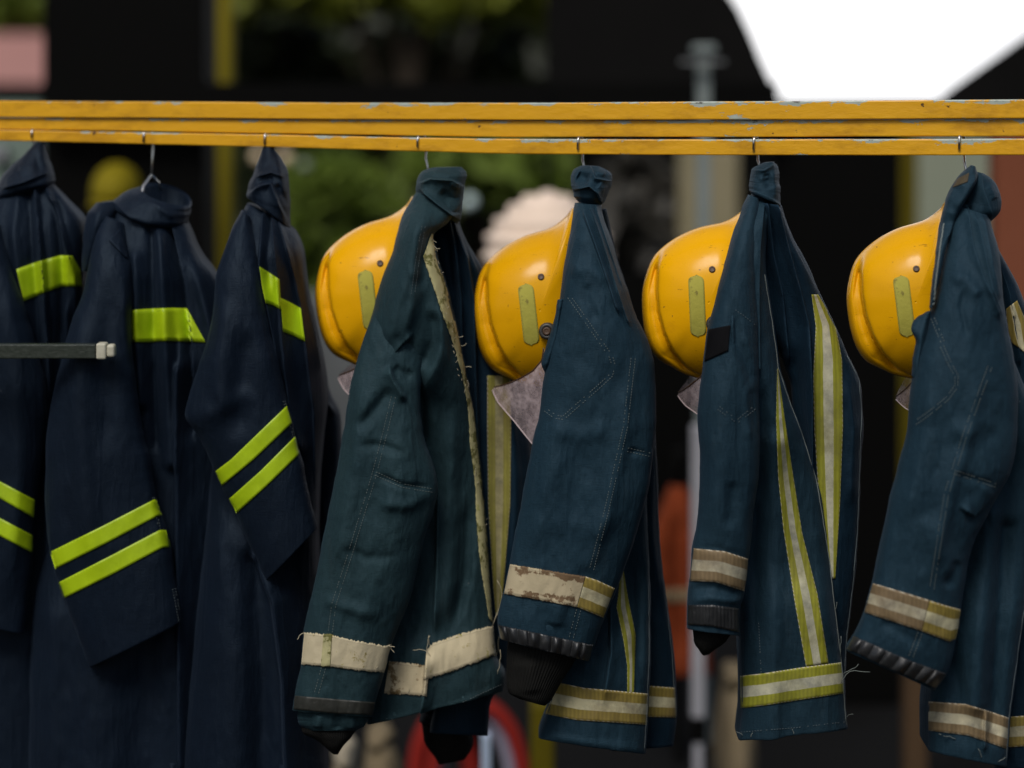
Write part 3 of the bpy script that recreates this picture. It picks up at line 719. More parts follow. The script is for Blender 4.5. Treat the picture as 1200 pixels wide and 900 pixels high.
loft('collar', c, M['teal'], y, [
 (506, 196.5, 541, 196, 0, .03, .028), (496, 200, 546.5, 202, -.003, .04, .035), (489.5, 209, 547, 208, -.006, .047, .04), (487, 222, 544, 221, -.01, .05, .045), (488, 231, 542.5, 236, -.01, .05, .045), (502, 240, 539.5, 256, -.014, .052, .04), (515, 252, 536, 262, -.008, .04, .035)],
 [([(488, 216), (505, 209), (530, 211), (546, 220)], 8, 5, 's', 'n'), ([(500, 200), (520, 206), (546, 204)], 3, 5, 'r'), ([(497, 226), (512, 238), (530, 252)], 8, 5, 'S', 'n'), ([(515, 222), (530, 238), (538, 252)], -7, 6, 'r'), ([(526, 214), (544, 224)], 4, 3, 'r')], nv=90, namp=3, seed=14)
sl = loft('sleeve', c, M['teal'], y, [
 (453, 330, 495, 338, -.06, .02, .02), (438, 365, 500, 372, -.072, .026, .02), (424, 404, 497, 412, -.085, .032, .03), (410.5, 455, 493, 455, -.092, .04, .03), (402, 505, 496, 507, -.096, .044, .03), (391, 570, 513, 568, -.1, .047, .03), (384, 605, 509, 598, -.1, .047, .03), (378, 633, 497, 632, -.1, .047, .03),
 (369, 680, 484, 690, -.1, .046, .03), (355.5, 740, 460.5, 753, -.1, .044, .03), (352, 780, 451, 788, -.1, .042, .03), (345, 815, 440, 823, -.1, .04, .03), (343, 832, 437, 839, -.1, .038, .03)],
 [([(455, 426), (462, 445), (478, 470)], 8, 8, 's'), ([(485, 434), (477, 440), (460, 430)], -5, 6, 'r'), ([(418, 505), (440, 478), (462, 455)], -5, 8, 'r'), ([(418, 520), (450, 522), (480, 532)], -4, 5, 'r'), ([(440, 556), (475, 568), (510, 572)], -5, 4, 'r'), ([(432, 430), (422, 500), (408, 580), (392, 680)], 5, 16, 'r'), ([(470, 470), (468, 560), (450, 660), (425, 740)], 4, 18, 'r'), ([(398, 640), (430, 652), (470, 650)], -3, 6, 'r'), ([(375, 700), (410, 712), (450, 720)], 3, 8, 'r'), ([(510, 575), (480, 590), (440, 588)], 4, 8, 'r')], nv=220, nu=130, namp=4.0, nscale=(.02, .012), seed=15)
ribbon('cream_band', sl, [(355.5, 741), (387, 743.5), (413, 750), (453, 757), (459.5, 754)], [(352, 779), (387, 781), (409, 784), (430, 787), (450.5, 788)], M['cream'], nu=90, nv=12, off=.0025, rag=1.0)
ribbon('stained_patch', sl, [(379, 743), (389, 743)], [(376, 781), (387, 781)], M['frayed'], nu=10, nv=20, off=.0036, rag=.8)
ribbon('cream_band', body, [(456, 775), (478, 777), (503, 780)], [(450, 813), (475, 814), (500, 816)], M['cream_stained'], nu=50, nv=12, off=.002, rag=1.0)
ribbon('cream_band', body, [(500, 762), (507, 754), (542, 742), (578, 733)], [(496, 797), (520, 790), (542, 782), (582, 767)], M['cream'], nu=80, nv=12, off=.003, rag=1.2)
ribbon('frayed_strip', body, [(505.5, 274), (496, 301), (504, 325), (518, 366), (531.5, 404), (542.6, 443), (549, 482), (551, 521), (557, 568), (558, 607), (562, 655), (573, 724)],
       [(507, 274), (511.2, 294), (522, 332), (531.5, 366), (540.5, 409), (548.5, 450), (555.3, 482), (559, 519), (566, 578), (568.3, 590), (573.2, 669), (578, 731)], M['frayed'], nu=200, nv=7, off=.003, rag=.9)
ribbon('reflective_stripe', fp, [(571, 440), (571, 500), (572, 590), (578, 690), (581, 720)], [(598, 440), (599, 500), (598, 590), (590, 690), (586, 722)], M['tape_dim'], nu=90)
ribbon('cuff', sl, [(345, 815), (390, 819), (439.5, 823)], [(344, 831), (390, 836), (437, 838)], M['leather_green'], nu=90, nv=8, off=.003, puff=(9, .0012))
loft('cuff_lining', sl.obj, M['teal'], y - .1, [(349, 832, 432, 838, 0, .03, .025), (348, 842, 431, 844, 0, .03, .025), (352, 850, 427, 851, 0, .028, .025), (360, 855, 420, 855, 0, .025, .022)], [([(375, 835), (372, 853)], 4, 5, 'r'), ([(395, 836), (396, 855)], -4, 5, 'r'), ([(412, 838), (414, 855)], 4, 5, 'r')], nv=30, nu=70, seed=16)
loft('knit_cuff', sl.obj, M['knit'], y - .098, [(353, 846, 425, 848, 0, .025, .02), (354, 858, 418, 856, 0, .024, .02), (372, 868, 410, 866, 0, .022, .018), (385, 879, 401, 876, 0, .016, .014), (391, 884, 396, 884, 0, .006, .006)], nv=40, nu=60, seed=17)
fs = loft('sleeve', c, M['dark'], y + .09, [(500, 780, 560, 780, 0, .035, .03), (496, 826, 556, 830, 0, .035, .03), (492, 846, 553, 852, 0, .034, .03)], [([(500, 838), (552, 842)], 4, 3, 'r', 'n')], nv=40, nu=60, seed=18)
loft('knit_cuff', fs.obj, M['knit'], y + .09, [(494, 848, 550, 854, 0, .03, .028), (498, 872, 554, 868, 0, .03, .028), (508, 886, 551, 880, 0, .026, .024), (514, 896, 546, 890, 0, .02, .02)], nv=30, nu=50, seed=19)
stitches(sl, double([(461, 465), (453, 500), (438, 558), (411, 647), (391, 709), (387, 741)], 5) + double([(379, 783), (371, 812)], 5) + double([(440, 555), (471, 569), (507, 575)], 4), M['thread'], skip=.1)
stitches(body, double([(497, 262), (490, 300), (484, 345)], 4) + [[(452, 842), (484, 844), (520, 833), (588, 802)]], M['thread_dim'], skip=.3)
stitches(sl, [[(412, 440), (409, 470)]], M['thread'], skip=.3)
threads('loose_threads', body, [(500, 296, 9, 185), (499, 303, 10, 175), (508, 288, 9, 20), (506, 279, 8, 60), (505, 757, 14, 230), (502, 765, 22, 250), (505, 770, 25, 260), (580, 735, 16, 280), (580, 745, 40, 285), (581, 760, 45, 275), (582, 768, 55, 268), (548, 455, 10, 300), (553, 500, 9, 200), (545, 430, 8, 20), (556, 560, 12, 280), (540, 405, 8, 10), (537, 395, 6, 15), (583, 790, 30, 260), (578, 731, 75, 282), (577, 735, 60, 270), (495, 816, 9, 270), (478, 814, 8, 265)], M['thread_cream'])
threads('loose_threads', sl, [(356, 742, 11, 160), (355, 746, 12, 215), (354, 752, 10, 190), (353, 770, 7, 200), (455, 756, 8, 30), (440, 788, 8, 290), (420, 786, 6, 280), (458, 757, 9, 60)], M['thread_cream'])
threads('loose_threads', body, [(561 + .17 * (yy - 560) + random.uniform(-4, 3), yy, random.uniform(2, 4), random.choice([60, 75, 250, 285, 300])) for yy in range(560, 730, 7)] + [(507 + .205 * (yy - 280) + random.uniform(-3, 3), yy, random.uniform(2, 4), random.choice([70, 75, 290, 280])) for yy in range(285, 470, 7)], M['thread_cream'], r=.0004)

# ---- jacket 5 : knotted collar
y = Yr(685)
c = thing('turnout_jacket', 'blue jacket with a knotted round collar, threadbare beige sleeve band and scalloped black leather cuff', 'jacket', P(685, 880, y), GJ)
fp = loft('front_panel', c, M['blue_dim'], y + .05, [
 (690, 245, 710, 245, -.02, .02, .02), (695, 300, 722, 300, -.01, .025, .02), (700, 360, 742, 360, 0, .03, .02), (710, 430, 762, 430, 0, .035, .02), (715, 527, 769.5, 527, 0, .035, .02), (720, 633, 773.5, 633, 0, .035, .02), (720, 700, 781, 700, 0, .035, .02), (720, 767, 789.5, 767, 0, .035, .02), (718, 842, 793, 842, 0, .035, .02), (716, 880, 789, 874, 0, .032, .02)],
 [([(766, 540), (764, 620), (775, 700)], 6, 6, 'r')], namp=3, seed=20)
body = loft('jacket_body', c, M['blue'], y, [
 (679, 232, 702, 240, -.005, .03, .03), (677, 247, 702, 250, -.015, .042, .05), (674, 275, 708, 272, -.02, .052, .08), (668, 315, 719, 313, -.02, .065, .1), (664, 345, 728, 338, -.02, .074, .11), (659, 375, 738, 368, -.02, .08, .12), (655, 400, 750, 398, -.02, .082, .12), (653, 430, 759, 426, -.02, .08, .12), (652, 490, 763, 500, -.01, .08, .12), (655, 540, 760, 540, 0, .06, .12), (660, 580, 758.5, 580, 0, .055, .12), (665, 680, 762, 680, 0, .058, .12), (660, 760, 762.5, 767, 0, .078, .12), (648, 812, 761.5, 812, 0, .08, .12), (636, 850, 759, 855, 0, .08, .12), (631, 864, 756.5, 882, 0, .078, .12)],
 [([(684, 250), (700, 285), (712, 320), (728, 360)], 7, 7, 'S', 'n'), ([(694, 244), (706, 280), (720, 330)], 7, 5, 'S', 'n'), ([(680, 270), (672, 320), (664, 360)], 4, 9, 'r'), ([(690, 320), (690, 350), (710, 380)], -4, 6, 'r'), ([(660, 320), (690, 312), (720, 336)], 3, 9, 'r'), ([(742, 380), (735, 420), (730, 470)], 4, 10, 'r'),
  ([(715, 690), (716, 760), (705, 830)], 8, 10, 'S'), ([(745, 640), (752, 720), (748, 800)], -6, 8, 'r'), ([(752, 850), (756, 800), (757, 700)], 4, 5, 'r'), ([(632, 858), (680, 866), (756, 876)], 3, 4, 'r', 'n')], nv=220, nu=130, namp=3.8, seed=21)
loft('collar', c, M['blue'], y, [
 (681, 194, 703, 195, 0, .025, .025), (673, 199, 714, 201, -.004, .038, .036), (669.5, 209, 717.5, 210, -.008, .044, .042), (670, 220, 715.5, 220, -.01, .046, .044), (673, 231, 711, 232, -.012, .044, .042), (678, 237, 704, 242, -.008, .034, .034)],
 [([(672, 222), (690, 218), (700, 226), (706, 240)], 9, 6, 'S', 'n'), ([(692, 196), (697, 208), (716, 212)], 8, 5, 's', 'n'), ([(700, 215), (708, 222), (714, 220)], 6, 5, 'r'), ([(676, 205), (690, 212)], -7, 7, 'r'), ([(698, 200), (710, 204)], 5, 4, 'r')], nv=80, namp=3, seed=22)
sl = loft('sleeve', c, M['blue'], y, [
 (674, 238, 705, 240, -.02, .035, .02), (671.5, 248, 706.5, 250, -.03, .045, .02), (667.5, 275, 713.5, 271, -.045, .055, .02), (661, 315, 725.5, 312, -.06, .06, .03), (656.5, 345, 735, 338, -.07, .06, .03), (651.5, 375, 745, 368, -.078, .06, .03), (644, 405, 759, 398, -.085, .058, .03), (637, 440, 767, 430, -.09, .055, .03), (631.5, 485, 769, 485, -.096, .052, .03), (620, 540, 765, 535, -.104, .049, .03), (609, 600, 756, 590, -.105, .05, .03), (598, 655, 733, 664, -.105, .048, .03), (590, 695, 710, 722, -.105, .046, .03), (583, 731, 697, 757, -.105, .044, .03), (585, 748, 691, 774, -.105, .043, .03)],
 [([(684, 250), (697, 285), (709, 320), (722, 360)], 7, 6, 'S', 'n'), ([(692, 244), (705, 280), (722, 335), (735, 375)], 7, 5, 'S', 'n'), ([(698, 244), (712, 285), (727, 330)], 5, 4, 'S', 'n'), ([(690, 330), (688, 350), (700, 378)], -4, 6, 'r'), ([(664, 318), (690, 312), (718, 332)], 3, 9, 'r'), ([(735, 430), (733, 500), (712, 598), (690, 680)], 4, 9, 'r'), ([(650, 460), (640, 560), (620, 650)], 4, 18, 'r'), ([(735, 528), (752, 530), (765, 534)], -4, 4, 'r'), ([(690, 470), (680, 560), (660, 650)], -4, 20, 'r'), ([(640, 500), (680, 510), (720, 500)], 3, 12, 'r'), ([(730, 600), (690, 620), (640, 612)], 3, 14, 'r'), ([(655, 700), (650, 735)], 3, 10, 'r')], nv=210, nu=130, namp=3.8, nscale=(.016, .01), seed=23)
loft('pocket_flap', c, M['blue'], y - .095, [(653, 352, 662, 350, 0, .012, .01), (650, 375, 659, 378, 0, .014, .01), (642, 400, 655, 404, 0, .016, .012), (636, 420, 648, 424, 0, .016, .012), (635, 428, 645, 434, 0, .014, .012), (638, 437, 644, 440, 0, .008, .008)], [([(655, 360), (650, 395), (640, 425)], 4, 4, 'r', 'n')], nv=60, nu=40, seed=24)
ribbon('beige_band', sl, [(597.5, 661), (640, 668), (686, 675.5)], [(590.5, 696), (630, 703), (676, 711.5)], M['cream_brown'], nu=90, nv=12, off=.0024, rag=.5)
ribbon('reflective_band', sl, [(686.5, 675.5), (700, 680), (720.5, 689.5)], [(676.5, 711.5), (690, 717), (707, 724)], M['tape_gold'], nu=30, nv=12, off=.0022)
ribbon('cuff', sl, [(583.5, 732), (630, 742), (695, 756)], [(587, 750), (632, 761), (690, 775)], M['leather'], nu=150, nv=10, off=.002, puff=(9, .011), rag=.6)
loft('knit_cuff', sl.obj, M['knit'], y - .102, [(596, 745, 678, 765, 0, .03, .025), (594, 770, 672, 778, 0, .03, .025), (594, 795, 658, 800, 0, .028, .024), (596, 812, 644, 822, 0, .026, .022), (608, 819, 638, 827, 0, .022, .02)], [([(620, 770), (625, 815)], 3, 12, 'r')], nv=50, nu=70, seed=25)
ribbon('reflective_band', body, [(655, 800), (684, 806), (761, 813)], [(638.5, 836.5), (676, 844), (759.5, 849.5)], M['tape_gold'], nu=80, nv=12)
ribbon('reflective_band', fp, [(760, 803.5), (791, 806)], [(757, 840), (793, 841)], M['tape_gold'], nu=30, nv=12)
ribbon('reflective_stripe', body, [(728, 664), (722.5, 712), (730.5, 750), (735, 780), (735, 812)], [(730, 664), (736, 700), (745, 744), (744, 779), (743, 812)], M['tape_lime'], nu=90, nv=10)
stitches(sl, double([(742, 420), (733, 500), (711, 598), (693, 669)], 5) + double([(678, 715), (669, 749)], 5) + double([(735.5, 527), (762, 533)], 4), M['thread'], skip=.15)
stitches(sl, double([(667, 348), (680, 366), (693, 385), (707, 405), (716, 418), (719, 428), (716, 440), (703, 452), (687, 466), (671, 480), (660, 490), (650, 488), (639, 480)], 4), M['thread'], skip=.2)
edge_thread('piping', body, [(758.5, 585), (761.5, 680), (762, 767), (758, 850), (756, 880)], M['thread_dim'])
edge_thread('piping', fp, [(769, 527), (773, 633), (781, 700), (789, 767), (793, 842)], M['thread_dim'], r=.0005)
threads('loose_threads', body, [(738, 350, 12, 20), (741, 358, 10, 10), (734, 338, 30, 285), (730, 325, 34, 290), (733, 330, 40, 288), (739, 345, 9, 60)], M['thread'])

# ---- jacket 6 : lime stripes
y = Yr(890)
c = thing('turnout_jacket', 'blue jacket with lime and silver stripes running down both front edges', 'jacket', P(890, 865, y), GJ)
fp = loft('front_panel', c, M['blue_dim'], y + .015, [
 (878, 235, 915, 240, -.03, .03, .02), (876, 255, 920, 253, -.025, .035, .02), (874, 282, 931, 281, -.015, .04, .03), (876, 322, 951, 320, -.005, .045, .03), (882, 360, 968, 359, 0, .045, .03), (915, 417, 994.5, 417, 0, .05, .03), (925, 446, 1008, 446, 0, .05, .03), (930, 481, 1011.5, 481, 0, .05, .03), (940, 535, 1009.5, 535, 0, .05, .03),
 (945, 611, 1007, 611, 0, .045, .03), (945, 678, 1002, 678, 0, .045, .03), (940, 749, 993, 749, 0, .04, .03), (940, 793, 991, 793, 0, .04, .03), (940, 850, 989, 842, 0, .036, .03)],
 [([(908, 236), (922, 290), (936, 340), (946, 380), (949, 440), (950, 560)], 16, 9, 's', 'n'), ([(898, 240), (906, 300), (916, 345), (924, 420)], 10, 7, 's', 'n'), ([(914, 245), (934, 295), (956, 338)], 8, 6, 's', 'n'), ([(930, 400), (934, 480), (942, 560)], -6, 7, 'r'), ([(992, 430), (1002, 500), (1000, 600)], 5, 8, 'r')], nv=190, namp=3, seed=26)
body = loft('jacket_body', c, M['blue2'], y, [
 (882, 227, 912, 238, -.005, .032, .03), (878, 240, 906, 250, -.015, .045, .05), (873, 256, 900, 262, -.02, .055, .07), (866, 275, 898, 285, -.02, .064, .08), (858, 306, 897, 308, -.02, .075, .1), (848, 346, 902, 345, -.02, .082, .11), (840, 376, 908, 383, -.02, .085, .12), (836, 400, 911, 402, -.02, .086, .12), (838, 430, 915, 430, -.02, .086, .12), (845, 470, 926, 470, -.015, .085, .12), (855, 500, 938, 500, -.01, .08, .12), (862, 562, 958, 562, -.005, .06, .12), (862, 655, 973.5, 655, 0, .058, .12), (865, 718, 980.5, 718, 0, .078, .12), (868, 785, 987.5, 775.5, 0, .08, .12), (868, 830, 990.5, 812, 0, .08, .12), (865, 866, 993.5, 853, 0, .078, .12)],
 [([(884, 232), (882, 270), (876, 330), (872, 400)], 5, 10, 'r'), ([(895, 240), (890, 290), (889, 340), (890, 430)], 6, 5, 's', 'n'), ([(862, 262), (846, 330)], -4, 6, 'r'), ([(893, 440), (896, 500), (893, 600)], -6, 7, 'r'), ([(905, 520), (908, 620), (904, 740), (903, 860)], 6, 14, 'r', 'n'), ([(888, 560), (884, 640), (888, 760)], -5, 9, 'r'), ([(958, 600), (968, 680), (974, 760)], 4, 12, 'r')], nv=220, nu=130, namp=3.5, seed=27)
loft('collar', c, M['blue2'], y, [
 (893, 191.5, 907, 189.5, 0, .025, .022), (881, 199, 912.5, 196, -.004, .036, .03), (879.5, 210, 913.5, 212, -.008, .042, .036), (879, 221, 914.5, 230, -.01, .045, .04), (882, 227, 914, 240, -.012, .045, .04), (888, 228, 908, 238, -.006, .034, .034)],
 [([(881, 199), (895, 199), (905, 193)], 6, 4, 's', 'n'), ([(880, 222), (895, 228), (914, 238)], 4, 3, 's', 'n'), ([(905, 198), (909, 218), (911, 234)], 5, 5, 'r'), ([(897, 203), (903, 222)], -4, 5, 'r'), ([(888, 210), (902, 207)], 3, 3, 'r')], nv=80, namp=2.5, seed=28)
sl = loft('sleeve', c, M['blue2'], y, [
 (878, 228, 890, 233, -.02, .032, .02), (872, 240, 891, 244, -.03, .042, .02), (866, 256, 891, 258, -.038, .048, .02), (858, 275, 890.5, 280, -.05, .052, .02), (850, 306, 889.5, 308, -.062, .055, .03), (840, 346, 889, 345, -.074, .055, .03), (831, 380, 889.5, 380, -.084, .053, .03), (826, 408, 890, 408, -.09, .051, .03), (822, 440, 890, 438, -.098, .048, .03), (817.5, 492, 890, 492, -.102, .046, .03), (820, 527, 891, 527, -.104, .047, .03), (818, 611, 883, 600, -.105, .046, .03), (811.5, 643, 877.5, 655, -.105, .045, .03), (808, 682, 873, 694, -.105, .044, .03), (804.5, 714, 867, 718, -.105, .043, .03), (805, 736, 867.5, 744, -.105, .042, .03)],
 [([(862, 345), (864, 400), (880, 440), (884, 520)], -4, 7, 'r'), ([(886, 440), (876, 460), (878, 520)], 5, 6, 'r'), ([(845, 430), (842, 540), (836, 640)], 4, 16, 'r'), ([(815, 640), (840, 642), (875, 652)], -2, 4, 'r'), ([(808, 702), (830, 698), (868, 704)], 5, 6, 'r', 'n'), ([(808, 690), (835, 688), (868, 697)], -4, 5, 'r', 'n'), ([(860, 560), (856, 620)], -3, 8, 'r')], nv=210, nu=110, namp=3.2, seed=29)
ribbon('black_patch', sl, [(830, 386), (845, 383), (856, 381)], [(825.5, 424), (840, 417), (853.5, 411)], M['black'], nu=30, nv=14, off=.002)
loft('pocket_flap', c, M['blue2'], y - .128, [(854, 346, 857, 345, .02, .006, .006), (855, 365, 859, 362, .01, .007, .006), (856, 385, 861.5, 380, 0, .008, .006), (855, 405, 862, 400, 0, .008, .006), (853, 418, 858, 416, 0, .006, .005)], nv=40, nu=30, seed=30)
ribbon('reflective_band', sl, [(813, 642.5), (849, 646), (877, 655)], [(808.5, 681), (838, 682), (873, 693)], M['tape_brown'], nu=70, nv=12, off=.0022)
ribbon('cuff', sl, [(806, 709), (835, 709), (866.5, 713)], [(806, 732), (835, 734), (867, 741)], M['leather'], nu=110, nv=10, off=.002, puff=(14, .0022))
loft('knit_cuff', sl.obj, M['knit'], y - .1, [(810, 728, 864, 734, 0, .034, .03), (812, 742, 858, 742, 0, .032, .028), (815, 756, 848, 754, 0, .028, .024), (820, 764, 836, 763, 0, .02, .018), (823, 768, 831, 767, 0, .012, .012)], nv=40, nu=60, seed=31)
ribbon('reflective_stripe', body, [(911, 432), (909.5, 492), (912, 560), (918, 620), (931, 704), (944.5, 781)], [(911.8, 432), (920.5, 496), (930, 560), (940, 624), (958, 696), (971, 777)], M['tape_lime'], nu=120, nv=12)
ribbon('reflective_band', body, [(867.5, 792), (895, 789), (940, 782), (987, 776)], [(868, 830), (895, 827), (940, 820), (989.5, 812.5)], M['tape_lime'], nu=90, nv=12)
ribbon('reflective_stripe', fp, [(951, 345), (956, 383), (953, 440), (954, 500), (960, 590), (972, 678)], [(959, 345), (979, 380), (987, 422), (988, 500), (984.5, 590), (979, 678)], M['tape_lime'], nu=110, nv=12)
stitches(body, double([(891, 730), (894, 790)], 4)[:1] + [[(895, 790), (897, 828)], [(868, 858), (930, 853), (990, 846)]] , M['thread_dim'], skip=.2)
stitches(sl, double([(860, 360), (874, 370), (886, 380)], 3)[:1] + double([(842, 478), (864, 494), (884, 478)], 4), M['thread_dim'], skip=.2)
edge_thread('piping', body, [(897, 322), (907, 383), (913, 430), (926, 470), (938, 500), (958, 562), (973, 655), (980, 718), (987, 775), (993, 850)], M['thread'], r=.0008)
edge_thread('piping', fp, [(994, 417), (1008, 446), (1011, 481), (1009, 535), (1006.5, 611), (1001.5, 678), (993, 749), (990.5, 793)], M['thread_dim'], r=.0007)
threads('loose_threads', body, [(985, 770, 26, 285), (988, 790, 22, 300), (979, 715, 10, 300), (992, 840, 9, 330), (870, 862, 9, 250), (880, 864, 7, 290), (930, 860, 6, 280), (986, 800, 40, 280)], M['thread'])

# ---- jacket 7 : right
y = Yr(1130)
c = thing('turnout_jacket', 'blue jacket at the right edge of the photo with a rolled collar', 'jacket', P(1130, 895, y), GJ)
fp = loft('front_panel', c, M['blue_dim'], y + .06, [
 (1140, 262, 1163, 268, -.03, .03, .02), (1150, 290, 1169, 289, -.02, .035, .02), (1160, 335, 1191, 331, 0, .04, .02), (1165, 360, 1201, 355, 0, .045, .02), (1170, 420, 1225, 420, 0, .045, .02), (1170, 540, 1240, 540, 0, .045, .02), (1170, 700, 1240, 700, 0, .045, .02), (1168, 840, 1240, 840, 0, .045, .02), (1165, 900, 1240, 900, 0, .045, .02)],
 [([(1160, 280), (1182, 345), (1195, 420)], 6, 6, 's', 'n')], namp=3, seed=32)
body = loft('jacket_body', c, M['blue'], y, [
 (1123, 235, 1156, 252, -.005, .035, .04), (1118, 262, 1157, 264, -.015, .045, .05), (1112, 290, 1165, 294, -.02, .055, .08), (1106, 320, 1168, 325, -.02, .068, .1), (1099, 362, 1171, 362, -.02, .08, .12), (1092, 400, 1180, 400, -.02, .082, .12), (1088, 440, 1196, 440, -.02, .082, .12), (1085, 500, 1218, 500, -.01, .082, .12), (1095, 560, 1222, 560, 0, .062, .12),
 (1100, 650, 1212, 650, 0, .062, .12), (1096, 740, 1198, 740, 0, .082, .12), (1088, 822, 1184, 841, 0, .084, .12), (1087, 857, 1181, 879, 0, .084, .12), (1087, 878, 1180, 897, 0, .082, .12)],
 [([(1132, 240), (1138, 280), (1152, 320), (1172, 362)], 8, 5, 's', 'n'), ([(1142, 250), (1152, 290), (1162, 340)], 7, 4, 's', 'n'), ([(1150, 255), (1162, 300), (1172, 350)], 7, 4, 's', 'n'), ([(1136, 330), (1130, 360), (1134, 400)], -4, 5, 'r'), ([(1110, 320), (1130, 326), (1150, 350)], 3, 8, 'r'), ([(1108, 300), (1098, 370)], 3, 6, 'r'),
  ([(1160, 600), (1148, 700), (1140, 820)], 9, 14, 'r', 'n'), ([(1120, 760), (1128, 830), (1120, 880)], -4, 9, 'r'), ([(1180, 620), (1172, 740), (1165, 860)], -8, 10, 'r', 'n'), ([(1155, 828), (1152, 880)], 6, 5, 'S')], nv=220, nu=130, namp=3.8, seed=33)
loft('collar', c, M['blue'], y, [
 (1139, 200, 1152, 203, .01, .028, .03), (1130, 208, 1163, 210, .006, .036, .04), (1124, 220, 1171, 224, 0, .04, .045), (1121, 235, 1173.5, 238, -.005, .04, .045), (1120, 248, 1170, 250, -.008, .04, .04), (1126, 256, 1160, 261, -.005, .034, .04)],
 [([(1148, 205), (1152, 225), (1162, 252)], 7, 6, 's', 'n'), ([(1134, 218), (1128, 240), (1134, 256)], -7, 6, 'r'), ([(1158, 215), (1168, 234)], 4, 5, 'r')], nv=70, namp=3, seed=34)
cf = loft('collar_flap', c, M['blue'], y - .03, [
 (1139, 193.5, 1143, 195, 0, .014, .014), (1124, 206, 1145.5, 205, -.004, .022, .02), (1114.5, 219, 1144.5, 213, -.008, .028, .02), (1107, 242, 1132, 234, -.012, .028, .02), (1102, 262, 1121, 256, -.012, .024, .02), (1098, 290, 1112, 280, -.05, .018, .015), (1093, 330, 1102, 325, -.075, .014, .012), (1090, 362, 1094, 360, -.08, .01, .01)],
 [([(1144, 210), (1125, 240), (1113, 274)], 5, 5, 'r', 'n'), ([(1125, 215), (1112, 250)], -4, 6, 'r')], nv=110, nu=60, namp=2.5, seed=35)
ribbon('worn_badge', cf, [(1119, 211), (1136, 202)], [(1116, 220), (1134, 213)], M['badge'], nu=16, nv=8, off=.001)
edge_thread('piping', cf, [(1104, 262), (1099.5, 292), (1094.5, 330), (1092.5, 358)], M['thread'], r=.0012, inset=-2)
sl = loft('sleeve', c, M['blue'], y, [
 (1119, 240, 1160, 253, -.02, .04, .02), (1113, 262, 1162, 266, -.03, .045, .02), (1106, 290, 1170.5, 294, -.045, .055, .02), (1099, 320, 1174, 325, -.06, .06, .03), (1091.5, 362, 1177.5, 362, -.074, .06, .03), (1085, 390, 1182, 390, -.082, .058, .03), (1078, 410, 1187, 412, -.088, .056, .03), (1068.5, 450, 1192, 450, -.094, .054, .03), (1064, 500, 1193, 500, -.102, .047, .03), (1053, 545, 1184, 553, -.105, .05, .03), (1042, 589, 1160, 598, -.105, .052, .03), (1022, 682, 1135, 655, -.105, .05, .03), (1012.5, 718, 1126.5, 718, -.105, .048, .03), (1002, 742, 1121, 750, -.105, .046, .03), (993, 756, 1108, 793, -.105, .044, .03), (992, 762, 1097, 808, -.105, .043, .03)],
 [([(1134, 250), (1139, 285), (1152, 325), (1170, 366)], 7, 5, 's', 'n'), ([(1144, 256), (1152, 290), (1163, 340), (1174, 365)], 6, 4, 's', 'n'), ([(1152, 258), (1161, 300), (1172, 345)], 6, 4, 's', 'n'), ([(1133, 335), (1128, 360), (1134, 400)], -4, 5, 'r'), ([(1112, 322), (1132, 326), (1150, 348)], 3, 8, 'r'), ([(1122, 590), (1142, 604), (1172, 572)], 6, 11, 'S'), ([(1126, 598), (1150, 606), (1180, 566)], -3, 9, 'r'), ([(1090, 440), (1080, 520), (1060, 620)], 4, 16, 'r'), ([(1150, 420), (1140, 490), (1112, 580), (1090, 680)], 4, 10, 'r'), ([(1118, 553), (1140, 560), (1166, 568)], -3, 4, 'r'), ([(1105, 500), (1130, 505), (1170, 490)], 3, 12, 'r'), ([(1080, 600), (1100, 640), (1125, 680)], 3, 14, 'r'), ([(1030, 725), (1060, 742), (1085, 756)], -3, 6, 'r'), ([(1125, 655), (1110, 690)], -4, 7, 'r')], nv=220, nu=130, namp=3.8, nscale=(.016, .01), seed=36)
loft('pocket_flap', c, M['blue'], y - .105, [(1086, 366, 1092, 365, .02, .01, .01), (1070, 377, 1090, 376, .015, .012, .01), (1068, 387, 1088, 392, .01, .014, .01), (1073, 400, 1086, 408, .008, .014, .012), (1070, 420, 1080, 430, .005, .014, .012), (1069, 440, 1076, 450, .004, .01, .01)], [([(1085, 372), (1078, 400), (1073, 440)], 4, 4, 'r', 'n')], nv=60, nu=40, seed=37)
ribbon('reflective_band', sl, [(1023, 683.5), (1055, 693), (1089, 703.5)], [(1012.5, 717.5), (1045, 728), (1080, 739.5)], M['tape_brown'], nu=60, nv=12, off=.0022)
ribbon('reflective_band', sl, [(1089.5, 703.8), (1108, 709.5), (1126.5, 714.5)], [(1080.5, 739.8), (1097, 746), (1113, 752), (1123, 747)], M['tape_gold'], nu=40, nv=12, off=.0022)
ribbon('cuff', sl, [(1000, 745), (1061, 772), (1110, 790)], [(992.5, 760), (1038, 782), (1096, 806)], M['leather'], nu=150, nv=10, off=.002, puff=(8, .008), rag=.6)
ribbon('reflective_band', body, [(1088, 822), (1131, 825), (1155, 832), (1182, 841)], [(1088, 856), (1135, 862), (1158, 870), (1180.5, 878)], M['tape_brown'], nu=80, nv=12)
ribbon('reflective_band', fp, [(1180, 840), (1210, 838)], [(1178, 876), (1210, 874)], M['tape_gold'], nu=30, nv=12)
ribbon('reflective_stripe', fp, [(1179, 362), (1180, 385), (1186, 402)], [(1192, 352), (1204, 380), (1210, 420)], M['tape_gold'], nu=30, nv=12)
stitches(sl, double([(1093, 373), (1105, 402)], 4), M['thread'], skip=.2)
